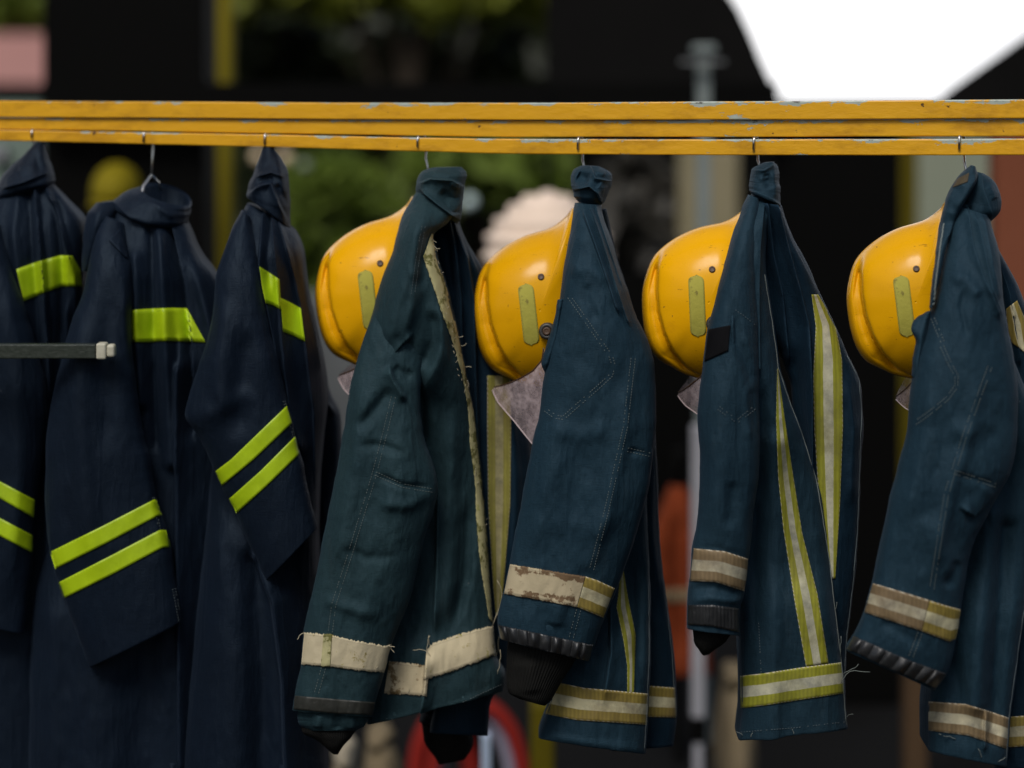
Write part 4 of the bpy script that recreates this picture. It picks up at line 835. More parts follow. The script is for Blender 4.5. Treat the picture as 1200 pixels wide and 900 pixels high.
stitches(sl, double([(1104, 406), (1113, 426), (1121, 441), (1121, 452), (1111, 466), (1098, 477), (1085, 487), (1072, 496)], 4) + double([(1160, 430), (1131, 509), (1109, 580), (1092, 690)], 5) + double([(1078, 742), (1067, 771)], 5) + double([(1118, 553), (1167, 569)], 4), M['thread'], skip=.15)
edge_thread('piping', body, [(1218, 500), (1211, 650), (1197.5, 740), (1183.5, 841), (1180, 893)], M['thread_dim'])
threads('loose_threads', body, [(1100, 860, 30, 20), (1120, 866, 16, 210), (1150, 888, 12, 290), (1170, 893, 10, 280)], M['thread'])

# ------------------------------------------------------------------ helmets
GH = 'yellow helmets hanging between the jackets'
HO = [(566, 313), (557, 339), (554.7, 366), (561, 405), (574, 430), (595, 442), (614, 449.5), (637, 453), (660, 449), (672, 434), (680, 400), (684, 350), (684, 300), (683, 262), (673, 243), (663, 254), (645, 267), (614, 277), (587, 292)]
def closed_smooth(pts, n):
    p = np.array(pts, float); m = len(p)
    out = []
    for i in range(m):
        a, b, c_, d = p[i - 1], p[i], p[(i + 1) % m], p[(i + 2) % m]
        for u in np.linspace(0, 1, 16, endpoint=False):
            out.append(.5 * ((2 * b) + (-a + c_) * u + (2 * a - 5 * b + 4 * c_ - d) * u**2 + (-a + 3 * b - 3 * c_ + d) * u**3))
    out = np.array(out); q = np.vstack([out, out[:1]]); t = np.concatenate([[0], np.cumsum(np.hypot(*np.diff(q, axis=0).T))])
    w = np.linspace(0, t[-1], n, endpoint=False)
    return np.stack([np.interp(w, t, q[:, 0]), np.interp(w, t, q[:, 1])], -1)
def build_helmet(label):
    Y0 = Yr(640) + .05
    root = thing('helmet', label, 'helmet', P(642, 388, Y0), GH)
    ol = closed_smooth(HO, 200); cen = np.array([632, 356]); k = K(Y0)
    nr = 70; V = []; F = []
    groove = [(574, 300), (569, 322), (570, 350), (574, 375), (582, 398), (594, 420), (610, 438), (632, 449)]
    flange = [(649, 262), (654, 320), (656, 370), (653, 430)]
    rings = []
    for side in (-1, 1):
        rr = np.linspace(1, 0.0, nr) if side < 0 else np.linspace(0, 1, nr)
        for r in rr[(0 if side < 0 else 1):(nr if side < 0 else -1)]:
            r2 = math.sin(r * math.pi / 2) if True else r
            pts = cen + (ol - cen) * r2
            hgt = .092 * (max(0, 1 - r2**2.3)) ** .52
            d, t = poly_dist(pts[:, 0], pts[:, 1], groove)
            tap = np.clip(np.minimum(t + .1, 1.1 - t) / .25, 0, 1)
            g = -.027 * np.where(d > 0, np.exp(-(np.abs(d) / 10.0) ** 1.5), np.exp(-(d / 2.0) ** 2)) * tap
            g += np.where(d < 0, .004 * np.exp(-(np.abs(d) / 14) ** 2), 0) * tap
            d2, t2 = poly_dist(pts[:, 0], pts[:, 1], flange)
            g += .004 / (1 + np.exp(np.clip(d2 / 3, -40, 40)))
            hh = np.maximum(hgt + g * min(1, (1 - r2) * 9), 0 if r2 > .999 else .0005)
            rings.append(np.stack([(pts[:, 0] - 600) * k, Y0 + side * hh, ZC + (118 - pts[:, 1]) * k], -1))
    A = np.concatenate(rings); n = 200
    for i in range(len(rings) - 1):
        for j in range(n):
            F.append((i * n + j, (i + 1) * n + j, (i + 1) * n + (j + 1) % n, i * n + (j + 1) % n))
    last = (len(rings) - 1) * n
    for j in range(n): F.append((last + j, j, (j + 1) % n, last + (j + 1) % n))
    p = Piece(); p.obj = mesh_obj('shell', A, F, M['helmet'], root)
    p.bvh = BVHTree.FromPolygons([tuple(a) for a in A], F)
    # rounded strip
    a, b = [], []
    for i in range(30):
        f = i / 29; yy = 333 + 72 * f; xx = 606.5 + 8 * f
        w = 18.5 * min(1, math.sqrt(max(0, 1 - (max(0, .10 - f) / .10) ** 2)), math.sqrt(max(0, 1 - (max(0, f - .9) / .1) ** 2)))
        a.append((xx + 9 - w / 2, yy)); b.append((xx + 9 + w / 2, yy - 1.2))
    st = ribbon('reflective_strip', p, a, b, M['helmet_strip'], nu=40, nv=10, off=.0009)
    h, d, nn = hit(p.bvh, 634, 324.5)
    disc('rivet', h, nn, .0048, .0022, M['rubber_brown'], root)
    h, d, nn = hit(p.bvh, 642, 388)
    kx = disc('knob', h, Vector((-.15, -1, .1)).normalized(), .0125, .012, M['rubber'], root)
    disc('screw', h + Vector((-.15, -1, .1)).normalized() * .012, Vector((-.15, -1, .1)).normalized(), .006, .0022, M['rubber_brown'], kx)
    # visor: sheet wrapped round the face side, upper edge crosses the shell
    rows = []
    top = [(579, 453), (592, 446), (609, 436), (624, 425), (634, 412), (636, 398)]
    V = []; F = []; nu, nv = 40, 16
    for i in range(nu):
        u = i / (nu - 1)
        tq = resample(top, nu)[i]
        bq = resample([(577, 457), (583, 468), (602, 487), (624, 512), (650, 530), (676, 520)], nu)[i]
        for j in range(nv):
            f = j / (nv - 1); q = tq * (1 - f) + bq * f
            dep = .098 * math.sin(min(1, u * 1.05) * math.pi / 2) ** .75 * (1 - .18 * f * f) + .002
            V.append(Vector(((q[0] - 600) * k, Y0 - dep, ZC + (118 - q[1]) * k)))
    for i in range(nu - 1):
        for j in range(nv - 1): F.append((i * nv + j, (i + 1) * nv + j, (i + 1) * nv + j + 1, i * nv + j + 1))
    # far half, mirrored about the helmet's middle plane
    m0 = len(V)
    V += [Vector((v.x, 2 * Y0 - v.y, v.z)) for v in V[:m0]]
    F += [tuple(m0 + q for q in reversed(f)) for f in F[:]]
    for j in range(nv - 1): F.append((j, j + 1, m0 + j + 1, m0 + j))
    hinge = P(642, 388, Y0)
    vo = mesh_obj('visor', V, F, M['visor'], root)
    tube('visor_edge', [V[0:nu * nv:nv]], .0011, M['rubber_brown'], vo, 5)
    tube('visor_edge', [V[nv - 1:nu * nv:nv][:24]], .0009, M['visor_rim'], vo, 5)
    tube('strap', [[P(668, 258, Y0), P(677, 246, Y0 - .01), P(688, 232, Y0 - .03), P(693, 212, Y0 - .046)]], .0022, M['rubber'], root)
    return root
def disc(name, pos, nrm, r, h, mat, parent):
    nrm = Vector(nrm).normalized()
    if nrm.y > 0: nrm = -nrm
    a = nrm.orthogonal().normalized(); b = nrm.cross(a)
    V = []; F = []; prof = [(1.0, -.3), (1.0, .55), (.86, .92), (.6, 1.0), (.5, .8), (.3, .8)]; n = 28
    for (rr, hh) in prof:
        for i in range(n):
            w = 2 * math.pi * i / n
            V.append(pos + (a * math.cos(w) + b * math.sin(w)) * r * rr + nrm * h * hh)
    for i in range(len(prof) - 1):
        for j in range(n): F.append((i * n + j, i * n + (j + 1) % n, (i + 1) * n + (j + 1) % n, (i + 1) * n + j))
    F.append(tuple((len(prof) - 1) * n + j for j in range(n)))
    return mesh_obj(name, V, F, mat, parent)
M['rubber_brown'] = plain('rusty_rivet', (.04, .02, .01), (.09, .045, .02), .5, 200)

hel = build_helmet('yellow helmet with a wide misted visor below, second of the four from the left')
def copy_tree(o, parent=None):
    q = o.copy(); COL.objects.link(q)
    if parent: q.parent = parent
    for ch in list(o.children): copy_tree(ch, q)
    return q
base_k = K(Yr(640) + .05)
for (dx, dy, px, sc, rot, vis, yaw, lab) in [
    (-187, -17, 470, .975, 0, 4, 3, 'yellow helmet beside the green blue jacket, leftmost of the four'),
    (196, -8, 850, 1.0, 4, 20, -5, 'yellow helmet beside the jacket with lime stripes, third of the four from the left'),
    (439, -9, 1090, 1.0, -.5, 24, -9, 'yellow helmet at the right edge with a clean strip, rightmost of the four')]:
    q = copy_tree(hel)
    Y = Yr(px) + .05
    q.location = P(642 + dx, 388 + dy, Y); f = sc * K(Y) / base_k
    q.scale = (f, f, f); q.rotation_euler = (0, math.radians(rot), math.radians(yaw)); q['label'] = lab
    for ch in q.children:
        if ch.name.startswith('visor'): ch.rotation_euler = (0, math.radians(-vis), 0)

# ------------------------------------------------------------------ short grey bar in front of the left coats
Y = -.02
M['bar_glass'] = plain('dusty_green_grey_bar', (.012, .017, .013), (.05, .06, .05), .25, 150, bumps=.3)
M['cap'] = plain('worn_pale_cap', (.35, .33, .24), (.62, .60, .48), .5, 90)
gb = thing('metal_bar', 'short dusty grey green bar with a pale end cap across the left coats', 'bar', P(60, 420, Y))
pbox('bar', -300, 112, 403.5, 420.5, Y, .018, M['bar_glass'], gb, .002)
pbox('end_cap', 112.3, 124, 402.5, 421.5, Y - .002, .022, M['cap'], gb, .003)
pbox('cap_tip', 124.3, 134, 404, 419, Y, .018, M['cap'], gb, .004)
c0 = P(-280, 420, Y)
box('bracket', c0.x - .02, c0.x + .02, Y + .0185, Yr(-210) + .012, c0.z, c0.z + .02, M['bar_glass'], gb)

# ------------------------------------------------------------------ behind: yard and trees
def flatm(name, c0, c1, rough=.9, scale=3, spec=.1): return plain(name, c0, c1, rough, scale, spec=spec)
M['floor'] = flatm('dark_concrete', (.003, .003, .003), (.006, .006, .006), .9, 2)
M['pitch'] = flatm('black_paint', (.0007, .0007, .0007), (.0032, .0032, .0028), .7, .7, .06)  # black paint, its near-black colour also replaces shade under a roof
M['char'] = flatm('charcoal_sheet', (.003, .003, .003), (.010, .0095, .009), .9, 1.2, .05)
M['grey'] = flatm('grey_paint', (.15, .16, .16), (.21, .22, .22), .7, 3)
M['steel'] = flatm('pale_post_paint', (.16, .19, .18), (.24, .27, .26), .6, 8)
M['white'] = flatm('white_paint', (.24, .24, .26), (.34, .34, .36), .6, 6)
M['olive'] = flatm('dull_yellow_paint', (.06, .05, .002), (.11, .085, .004), .7, 6)
M['post_yellow'] = flatm('post_yellow', (.15, .12, .004), (.22, .175, .008), .7, 6)
M['rust'] = flatm('rust_red_paint', (.16, .05, .025), (.22, .075, .04), .8, 4)
M['palegreen'] = flatm('pale_green_wall', (.20, .23, .17), (.30, .32, .24), .9, 3)
M['sage'] = flatm('sage_wall', (.15, .20, .17), (.20, .25, .21), .9, 3)
M['beige'] = flatm('beige_wall', (.16, .15, .08), (.34, .29, .19), .9, 1.2)
M['roof'] = flatm('faded_red_roof', (.30, .15, .13), (.42, .22, .19), .9, 8)
M['orange'] = flatm('orange_cloth', (.10, .019, .006), (.19, .036, .010), .9, 9)
M['red'] = flatm('red_hose', (.17, .010, .009), (.28, .024, .015), .6, 8)
M['lav'] = flatm('pale_hose', (.22, .21, .28), (.32, .30, .38), .7, 8)
M['skyblue'] = flatm('pale_blue_pole', (.35, .45, .6), (.5, .58, .7), .6, 8)
M['canvas'] = flatm('beige_canvas', (.28, .24, .17), (.4, .35, .26), .9, 8)
M['tan'] = flatm('tan_canvas', (.12, .09, .05), (.2, .16, .1), .9, 8)
M['brown'] = flatm('brown_timber', (.05, .03, .015), (.09, .055, .03), .9, 5)

g = mesh_obj('ground', [(-60, -8, 0), (60, -8, 0), (60, 90, 0), (-60, 90, 0)], [(0, 1, 2, 3)], M['floor'], smooth=False); g['kind'] = 'structure'

def ground_post(name, px0, px1, py0, Y, dep, mat, label, cat, py1=None):
    a = P(px0, py0, Y); b = P(px1, py0, Y)
    z0 = 0 if py1 is None else P(0, py1, Y).z
    o = box(name, a.x, b.x, Y, Y + dep, z0, a.z, mat, None, .01)
    return tag(o, label, cat)

ground_post('dark_column', 50, 240, -60, 3.6, .3, M['pitch'], 'wide black blurred column behind the left coats', 'column')
ground_post('yellow_post', 234, 270, -60, 4.6, .12, M['post_yellow'], 'dull yellow blurred post right of the wide black column', 'post')
ground_post('black_panel', 905, 1056, 119.5, 3.6, .1, M['pitch'], 'tall black blurred panel between the third and fourth helmet', 'panel')
ground_post('rust_panel', 1166, 1330, 150, 3.2, .1, M['rust'], 'rust red blurred panel behind the collar at the right edge', 'panel')
ground_post('pale_wall', 1072, 1330, 160, 6.0, .15, M['palegreen'], 'pale grey green blurred wall right of the black panel', 'wall')
ground_post('lime_post', 1056, 1076, 150, 5.4, .1, M['olive'], 'dull lime blurred post in front of the pale wall', 'post')
ground_post('beige_wall', 796, 866, 175, 6.5, .1, M['beige'], 'beige sunlit blurred wall end behind the third helmet', 'wall')
ground_post('sage_wall', -200, 48, 110, 4.6, .1, M['sage'], 'pale sage wall at the top left below the rack', 'wall')
ground_post('brown_post', 1062, 1088, 600, 2.6, .08, M['brown'], 'brown timber post low behind the rightmost jacket', 'post')
ground_post('grey_door', 348, 425, 345, 5.0, .1, M['grey'], 'plain grey blurred door behind the leftmost helmet', 'door')
# white switch box on the sage wall
pbox('switch_box', -12, 5, 172, 186, 4.54, .06, M['white'])
tag(bpy.data.objects['switch_box'], 'small white box on the sage wall at the left edge', 'box')
# beam
ob = pbox('dark_beam', 50, 912, 97, 150, 3.5, .1, M['pitch']); tag(ob, 'long black beam just above the yellow rack', 'beam')
ob = pbox('window_beam', -160, 49.5, 101, 118, 3.5, .1, M['pitch']); tag(ob, 'short black beam under the red roofed house at top left', 'beam')
# dark back wall with sloped top (in front of the far yard)
def sheet(name, pts, Y, dep, mat, label, cat):
    n = len(pts); V = [P(a, b, Y) for a, b in pts] + [P(a, b, Y) + Vector((0, dep, 0)) for a, b in pts]
    F = [tuple(reversed(range(n))), tuple(range(n, 2 * n))] + [(i, (i + 1) % n, n + (i + 1) % n, n + i) for i in range(n)]
    o = mesh_obj(name, V, F, mat, smooth=False); return tag(o, label, cat)
zg = lambda Y: 118 + ZC / K(Y)
sheet('dark_awning', [(640, -160), (780, -160), (846, -20), (866, 10), (880, 40), (893, 72), (906, 100), (918, 122), (640, 122)], 4.2, .06, M['char'], 'charcoal awning with a curved edge left of the white sky', 'awning')
sheet('grey_awning', [(1330, -30), (1330, 124), (1100, 124), (1112, 108), (1140, 88), (1170, 67), (1205, 42)], 4.4, .06, M['char'], 'charcoal awning cutting the lower right corner of the white sky', 'awning')
sheet('shed_wall', [(690, 119), (1400, 118), (1400, zg(7.5)), (690, zg(7.5))], 7.5, .1, M['pitch'], 'black shed wall far behind the right jackets', 'wall')
sheet('low_panel', [(690, 318), (905, 318), (905, zg(6.2)), (690, zg(6.2))], 6.2, .1, M['pitch'], 'low black panel below the beige wall end', 'panel')  # added sheet that keeps the area below the beige wall dark
sheet('far_wall', [(-60, 620), (689, 620), (689, zg(6.2)), (-60, zg(6.2))], 6.2, .1, M['pitch'], 'low black wall far behind the coat hems', 'wall')

# lattice pole with cross arm
lp = thing('utility_pole', 'thin pale grey pole with a cross arm above the rack', 'pole', (P(825, 0, 3.2).x, 3.2, 0))
a = P(818, 62, 3.2); b = P(833, 62, 3.2)
box('shaft', a.x, b.x, 3.2, 3.26, 0, a.z, M['steel'], lp, .005)
a = P(812, 64, 3.2); b = P(839, 52, 3.2); box('cap', a.x, b.x, 3.18, 3.28, a.z + .002, b.z, M['steel'], lp, .01)
a = P(796, 75, 3.2); b = P(848, 71, 3.2); box('cross_arm', a.x, b.x, 3.155, 3.178, a.z, b.z, M['grey'], lp, .004)
wp = thing('white_pole', 'white pole with a black foot behind the jacket with lime stripes', 'pole', (P(818, 0, 2.2).x, 2.25, 0))
a = P(811, 500, 2.2); b = P(826, 842, 2.2); box('shaft', a.x, b.x, 2.2, 2.235, b.z, a.z, M['white'], wp, .004)
a = P(809, 843, 2.2); b = P(828, 870, 2.2); box('sleeve_joint', a.x, b.x, 2.195, 2.24, b.z, a.z, M['pitch'], wp, .004)
a = P(813, 871, 2.2); b = P(824, 871, 2.2); box('foot', a.x, b.x, 2.2, 2.235, 0, a.z, M['white'], wp, .004)

def blob(name, mat, cen, rad, parent=None, nz=.12, seed=0, rows=18, cols=26, fn=None):
    V = []; F = []
    for i in range(rows + 1):
        th = math.pi * i / rows
        for j in range(cols):
            ph = 2 * math.pi * j / cols
            d = Vector((math.sin(th) * math.cos(ph), math.sin(th) * math.sin(ph), math.cos(th)))
            q = 1 + nz * float(fbm(np.array([d.x * 1.7 + seed]), np.array([d.z * 1.7 + d.y + seed]), 3)[0])
            if fn: q *= fn(d)
            V.append(Vector((cen[0] + d.x * rad[0] * q, cen[1] + d.y * rad[1] * q, cen[2] + d.z * rad[2] * q)))
    for i in range(rows):
        for j in range(cols): F.append((i * cols + j, (i + 1) * cols + j, (i + 1) * cols + (j + 1) % cols, i * cols + (j + 1) % cols))
    return mesh_obj(name, V, F, mat, parent)

# helmet on the dark column
Y = 3.45; k = K(Y); cc = P(137, 226, Y)
bh = thing('helmet', 'dull yellow blurred helmet hanging on the black column between the left coats', 'helmet', cc)
blob('shell', M['post_yellow'], cc, (29 * k, .13, 36 * k), bh, .03, fn=lambda d: 1 if d.z > -.3 else .9)
V = []; F = []
for i in range(40):
    w = 2 * math.pi * i / 40
    for (r, z) in ((.9, -6), (1.12, -13), (1.12, -15), (.9, -10)): V.append(Vector((cc.x + 29 * k * r * math.cos(w), cc.y + .12 * r * math.sin(w), cc.z + z * k)))
for i in range(40):
    for j in range(4): F.append((i * 4 + j, ((i + 1) % 40) * 4 + j, ((i + 1) % 40) * 4 + (j + 1) % 4, i * 4 + (j + 1) % 4))
mesh_obj('brim', V, F, M['post_yellow'], bh)

# pale ribbed globe
Y = 2.8; k = K(Y); cc = P(642, 306, Y)
M['globe'] = plain('cream_pleated_paper', (.72, .56, .43), (.82, .68, .56), .9, 5)
pl = thing('paper_lantern', 'big blurred cream pleated globe lantern behind the second helmet', 'lantern', cc - Vector((0, 0, 84 * k)))
blob('shade', M['globe'], cc, (74 * k, 74 * k, 78 * k), pl, .05, 3, rows=60, cols=60, fn=lambda d: 1 + .05 * math.sin(22 * math.acos(max(-1, min(1, d.z)))))
tube('cord', [[cc + Vector((0, 0, 74 * k)), P(642, 110, 3.49)], ], .006, M['pitch'], pl)

# orange coat hanging behind
Y = 3.0
oj = thing('work_jacket', 'orange blurred work jacket with a pale band, left of the lime striped jacket', 'jacket', P(800, 780, Y))
p = loft('jacket_body', oj, M['orange'], Y, [(785, 572, 805, 572, 0, .06, .06), (772, 604, 820, 606, 0, .09, .09), (760, 640, 826, 640, 0, .1, .1), (758, 720, 830, 720, 0, .1, .1), (758, 792, 834, 790, 0, .1, .1)], [([(790, 590), (796, 780)], -20, 8, 'r'), ([(812, 610), (818, 780)], 18, 6, 'r')], nv=50, nu=50, namp=12)
ribbon('pale_band', p, [(762, 692), (828, 690)], [(762, 706), (828, 704)], M['tan'], nu=24, nv=5, off=.006)
hk = P(795, 570, Y); tube('hook', [[hk, hk + Vector((0, 0, .08)), hk + Vector((.02, .01, .12))]], .006, M['pitch'], oj)
box('stand', hk.x - .012, hk.x + .012, Y + .02, Y + .045, 0, hk.z + .1, M['pitch'], oj)

# hose loops
Y = 2.6; k = K(Y)
ch = thing('hose_reel', 'red and pale blurred hose loops low behind the frayed jacket hem', 'hose', (P(575, 0, Y).x, Y, 0))
def loop(cx, cy, rx, ry, Yy): return [P(cx + rx * math.cos(t), cy + ry * math.sin(t), Yy) for t in np.linspace(0, 2 * math.pi, 60)]
tube('red_hose', [loop(560, 925, 54, 100, Y)], .02, M['red'], ch, 12)
tube('red_hose', [loop(520, 910, 32, 70, Y + .08)], .026, M['red'], ch, 12)
tube('pale_hose', [loop(556, 930, 44, 92, Y + .03)], .015, M['lav'], ch, 12)
cz = P(0, 925, Y).z
box('stand', P(556, 0, Y).x - .03, P(556, 0, Y).x + .03, Y + .1, Y + .14, 0, P(0, 830, Y).z, M['pitch'], ch)
bp = tag(box('blue_pole', P(564, 0, 1.3).x, P(575, 0, 1.3).x, 1.3, 1.33, 0, P(0, 862, 1.3).z, M['skyblue'], None, .003), 'pale blue pole end low between the frayed jacket and the red hose', 'pole')

# canvas sacks low down
def sack(px0, px1, py0, Y, mat, label, seed):
    a = P(px0, py0, Y); b = P(px1, py0, Y); h = a.z
    t = thing('canvas_sack', label, 'sack', ((a.x + b.x) / 2, Y, 0), 'canvas sacks behind the coats')
    blob('bag', mat, ((a.x + b.x) / 2, Y, h * .47), ((b.x - a.x) / 2 * 1.1, .14, h * .47), t, .25, seed)
    tube('tie', [[Vector(((a.x + b.x) / 2 + .09 * (b.x - a.x) * math.cos(w) * 3, Y + .05 * math.sin(w), h * .88)) for w in np.linspace(0, 6.28, 20)]], .008, M['tan'], t)
    blob('neck', mat, ((a.x + b.x) / 2, Y, h * .93), ((b.x - a.x) / 3, .07, h * .07), t, .3, seed + 2)
sack(385, 424, 862, 1.5, M['canvas'], 'pale beige canvas sack low under the frayed jacket sleeve', 3)
sack(422, 470, 846, 1.9, M['tan'], 'tan canvas sack beside the pale one under the frayed jacket', 5)
sack(838, 884, 775, 2.4, M['tan'], 'greyish tan sack low beside the white pole', 8)
ob = tag(box('yellow_crate', P(622, 0, 1.8).x, P(650, 0, 1.8).x, 1.8, 2.0, 0, P(0, 826, 1.8).z, M['olive'], None, .01), 'dull yellow crate low behind the knotted collar jacket', 'crate')

# far house with the red roof
Y = 14.0
hs = thing('house', 'blurred pale house with a faded red roof at the top left corner', 'house', (P(0, 0, Y).x, Y + 1, 0))
a = P(-120, 96, Y); b = P(75, 96, Y)
box('wall', a.x, b.x, Y, Y + 3, 0, a.z, M['roof'], hs)
V = [P(-160, 98, Y - .2), P(85, 98, Y - .2), P(62, 40, Y + 1.5), P(-120, 40, Y + 1.5), P(-160, 98, Y - .2) + Vector((0, 3.4, 0)), P(85, 98, Y - .2) + Vector((0, 3.4, 0))]
mesh_obj('roof', V, [(0, 1, 2, 3), (4, 3, 2, 5), (1, 5, 2), (0, 3, 4), (0, 4, 5, 1)], M['roof'], hs, smooth=False)
a = P(5, 150, Y); b = P(30, 118, Y); box('window', a.x, b.x, Y - .03, Y - .002, a.z, b.z, M['pitch'], hs)

# trees: trunk, limbs and a crown of many leaf faces
def leafmat(name, c0, c1):
    m, nt, b = new_mat(name); v = coords(nt)
    n = noise(nt, v, 2.2, 4); oi = noise(nt, v, 30, 1)
    c = mixc(nt, n, c0, c1); r = ramp(nt, oi, [(.3, (.6,) * 3), (.7, (1.25,) * 3)]); c = mixc(nt, 1, c, r.outputs[0], 'MULTIPLY')
    L(nt, c, b.inputs['Base Color']); b.inputs['Roughness'].default_value = .55
    tl = N(nt, 'ShaderNodeBsdfTranslucent'); L(nt, c, tl.inputs[0]); mx = nt.nodes.new('ShaderNodeMixShader'); mx.inputs[0].default_value = .35
    L(nt, b.outputs[0], mx.inputs[1]); L(nt, tl.outputs[0], mx.inputs[2]); L(nt, mx.outputs[0], nt.nodes['Material Output'].inputs['Surface']); return m
M['leaf'] = leafmat('leaf_green', (.10, .16, .02), (.24, .32, .045))
M['leaf_lime'] = leafmat('leaf_lime', (.20, .25, .02), (.36, .38, .05))
M['leaf_dark'] = leafmat('leaf_dark', (.010, .016, .006), (.032, .044, .014))  # dark leaf colour takes the place of foliage dimmed under a roof
M['leaf_dry'] = leafmat('leaf_dry', (.035, .032, .024), (.12, .11, .09))
M['bark'] = flatm('bark', (.02, .015, .01), (.05, .04, .03), .95, 12)
def tree(name, label, cat, Y, px, py, lobes, mat, n, leaf=.09, group=None):
    base = P(px, py, Y); t = thing(name, label, cat, (base.x, Y, 0), group)
    rnd = random.Random(hash((px, py)) % 1000 + 3)
    ls = [(P(a, b, Y + dz), r * K(Y), rz * K(Y)) for (a, b, r, rz, dz) in lobes]
    paths = [[Vector((base.x, Y, 0)), Vector((base.x + .05, Y, base.z * .5)), Vector((base.x, Y, base.z))]]
    V, F = tube_mesh(paths, .09, 8)
    for (c, r, rz) in ls:
        v2, f2 = tube_mesh([[Vector((base.x, Y, base.z * .55)), (Vector((base.x, Y, base.z)) + c) / 2, c]], .035, 6)
        o = len(V); V += v2; F += [tuple(o + i for i in f) for f in f2]
    mesh_obj('trunk', V, F, M['bark'], t)
    V = []; F = []
    tot = sum(r * rz for _, r, rz in ls)
    for (c, r, rz) in ls:
        m = int(n * r * rz / tot)
        cl = [Vector((rnd.gauss(0, .5), rnd.gauss(0, .5), rnd.gauss(0, .5))) for _ in range(14)]
        for _ in range(m):
            q = rnd.choice(cl) + Vector((rnd.gauss(0, .2), rnd.gauss(0, .2), rnd.gauss(0, .2)))
            pnt = c + Vector((q.x * r, q.y * r, q.z * rz))
            s = leaf * rnd.uniform(.5, 1.2)
            d = Vector((rnd.gauss(0, 1), rnd.gauss(0, 1), rnd.gauss(0, .8) - .4)).normalized(); e_ = d.orthogonal().normalized()
            e_ = (e_ * math.cos(rnd.uniform(0, 6)) + d.cross(e_) * math.sin(rnd.uniform(0, 6))).normalized() * s * .35
            o = len(V); V += [pnt - d * s, pnt + e_, pnt + d * s, pnt - e_]; F.append((o, o + 1, o + 2, o + 3))
    mesh_obj('crown', V, F, mat, t, smooth=False)
GT = 'trees in the yard behind the rack'
tree('tree', 'lime green blurred tree crown along the top of the photo', 'tree', 9.0, 480, 40, [(350, -26, 75, 34, 0), (430, -24, 70, 30, .3), (520, -22, 80, 32, -.2), (610, -22, 70, 34, .2), (660, -10, 40, 34, 0)], M['leaf_lime'], 5000, .17, GT)
tree('tree', 'mid green blurred tree behind the leftmost helmet', 'tree', 8.0, 470, 260, [(445, 250, 46, 34, .2), (385, 222, 34, 30, 0), (600, 198, 62, 28, .3), (515, 196, 34, 20, .3), (350, 335, 22, 34, 0), (430, 320, 30, 26, -.2)], M['leaf'], 3000, .17, GT)
tree('tree', 'dark blurred tree behind the awning and beam', 'tree', 10.5, 560, 120, [(330, 60, 90, 70, 0), (430, 90, 90, 80, .3), (540, 70, 100, 80, 0), (640, 80, 90, 80, .2), (600, 200, 90, 80, .5), (450, 380, 120, 110, 0), (330, 260, 70, 110, 0)], M['leaf_dark'], 6000, .24, GT)
tree('tree', 'pale green blurred tree over the red roofed house', 'tree', 17.0, 30, 10, [(0, 10, 60, 40, 0), (50, 20, 50, 40, 0), (-60, 20, 60, 40, 0)], M['leaf'], 5000, .14, GT)
tree('shrub', 'dry grey brown blurred shrub right of the knotted collar jacket', 'shrub', 6.6, 760, 330, [(735, 260, 40, 45, 0), (770, 220, 40, 40, .1), (750, 330, 45, 50, 0), (700, 300, 40, 60, 0), (790, 300, 30, 60, 0)], M['leaf_dry'], 900, .14, GT)
ob = sheet('yard_wall', [(235, -260), (800, -260), (800, zg(12.5)), (235, zg(12.5))], 12.5, .1, flatm('dark_green_wall', (.004, .006, .003), (.055, .065, .022), .9, .55), 'dark green black wall behind the yard trees', 'wall')  # dim green reflections put into the mottled colour of this backdrop

# added pale balls standing in for blurred glints between the leaves
GL = 'small pale globes among the leaves'
M['bulb'] = plain('pale_glass_globe', (.55, .7, .68), (.7, .85, .82), .3, 5)
M['bulb_warm'] = plain('cream_glass_globe', (.8, .6, .35), (.85, .7, .45), .3, 5)
M['bulb_dim'] = plain('dim_glass_globe', (.18, .22, .17), (.24, .28, .22), .3, 5)
for (px, py, r, mt, lab) in [(550, 237, 8.5, 'bulb', 'pale teal round glint right of the frayed jacket collar'), (357, 194, 6.5, 'bulb_dim', 'dim grey green round glint right of the third navy coat collar'),
                         (334, 186, 8, 'bulb_warm', 'cream round glint touching the right side of the third navy collar'), (303, 184, 8, 'bulb_warm', 'orange cream round glint left of the third navy collar')]:
    Y = 6.0; k = K(Y); cc = P(px, py, Y)
    t = thing('garden_globe', lab, 'lamp', cc, GL)
    blob('globe', M[mt], cc, (r * k, r * k, r * k), t, 0)
    tube('cord', [[cc, Vector((cc.x, cc.y, P(px, -140, Y).z))]], .004, M['pitch'], t, 5)  # invented cord that holds up the glint ball

# ------------------------------------------------------------------ light, camera
w = bpy.data.worlds.new('World'); SC.world = w; w.use_nodes = True
nt = w.node_tree; bg = nt.nodes['Background']
sky = nt.nodes.new('ShaderNodeTexSky'); sky.sky_type = 'NISHITA'; sky.sun_disc = False
EL, AZ = 52, 202     # degrees; azimuth clockwise from +Y: high in front of the rack, to the left
sky.sun_elevation = math.radians(EL); sky.sun_rotation = math.radians(AZ)
sky.dust_density = 3.0; sky.air_density = 1.0; sky.ozone_density = 1.0
bg.inputs[1].default_value = .078
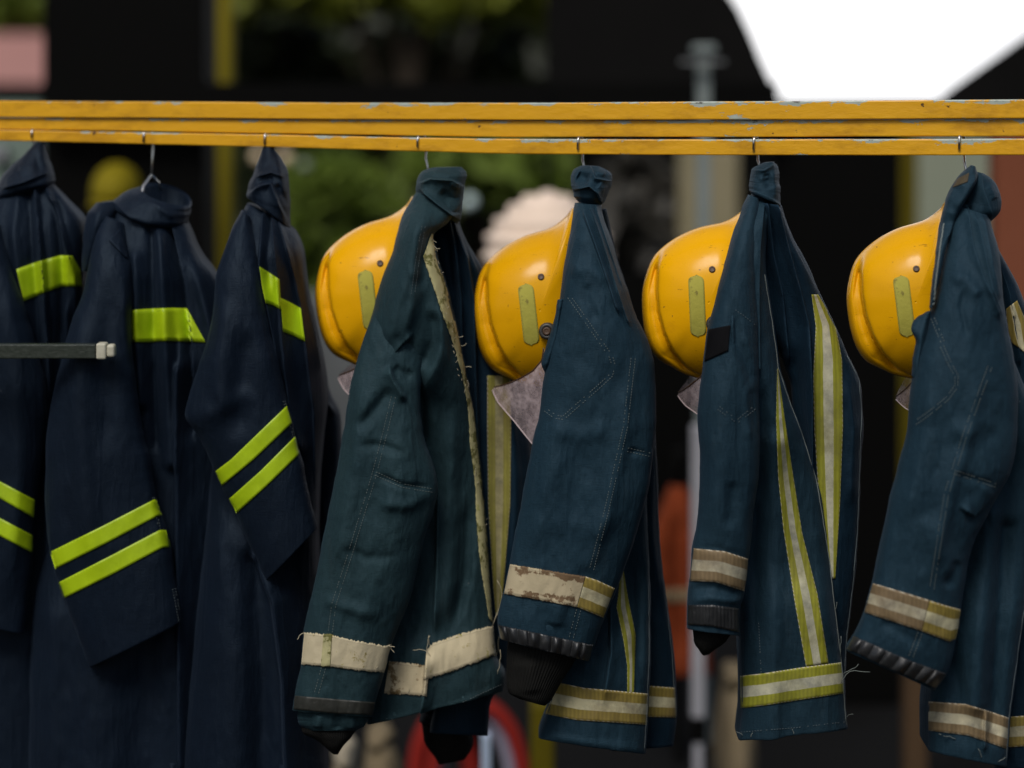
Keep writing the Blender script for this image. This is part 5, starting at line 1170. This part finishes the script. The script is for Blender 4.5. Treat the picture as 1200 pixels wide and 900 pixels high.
# a bank of bright white cloud low over the yard behind the rack
tc = nt.nodes.new('ShaderNodeTexCoord'); sp = nt.nodes.new('ShaderNodeSeparateXYZ'); L(nt, tc.outputs['Generated'], sp.inputs[0])
up = ramp(nt, sp.outputs['Z'], [(0, (1,) * 3), (.22, (1,) * 3), (.5, (0,) * 3)])
back = ramp(nt, sp.outputs['Y'], [(.35, (0,) * 3), (.75, (1,) * 3)])
mu = N(nt, 'ShaderNodeMath', _operation='MULTIPLY'); L(nt, up.outputs[0], mu.inputs[0]); L(nt, back.outputs[0], mu.inputs[1])
cn = N(nt, 'ShaderNodeTexNoise', Scale=3.0, Detail=5.0); L(nt, tc.outputs['Generated'], cn.inputs['Vector'])
cl = ramp(nt, cn.outputs['Fac'], [(.3, (15, 15, 15.5)), (.7, (20, 20, 20))])
L(nt, mixc(nt, mu.outputs[0], sky.outputs[0], cl.outputs[0]), bg.inputs[0])
sd = bpy.data.lights.new('sun', 'SUN'); sd.energy = 2.15; sd.angle = math.radians(22); sd.color = (1, .97, .93)
so = bpy.data.objects.new('sun', sd); COL.objects.link(so)
dirv = Vector((math.sin(math.radians(AZ)) * math.cos(math.radians(EL)), math.cos(math.radians(AZ)) * math.cos(math.radians(EL)), math.sin(math.radians(EL))))
so.rotation_euler = dirv.to_track_quat('Z', 'Y').to_euler(); so.location = dirv * 20

cd = bpy.data.cameras.new('camera'); co = bpy.data.objects.new('camera', cd); COL.objects.link(co)
co.location = CAM; co.rotation_euler = (math.radians(90), 0, 0)
cd.sensor_width = 36; cd.lens = 72; cd.shift_y = -(450 - 118) / 1200
cd.clip_start = .05; cd.clip_end = 500
cd.dof.use_dof = True; cd.dof.focus_distance = D - .13; cd.dof.aperture_fstop = 1.6; cd.dof.aperture_blades = 0
SC.camera = co
SC.view_settings.view_transform = 'Standard'; SC.view_settings.look = 'None'; SC.view_settings.exposure = 0
SC.cycles.use_denoising = True
SC.cycles.max_bounces = 8; SC.cycles.transparent_max_bounces = 16
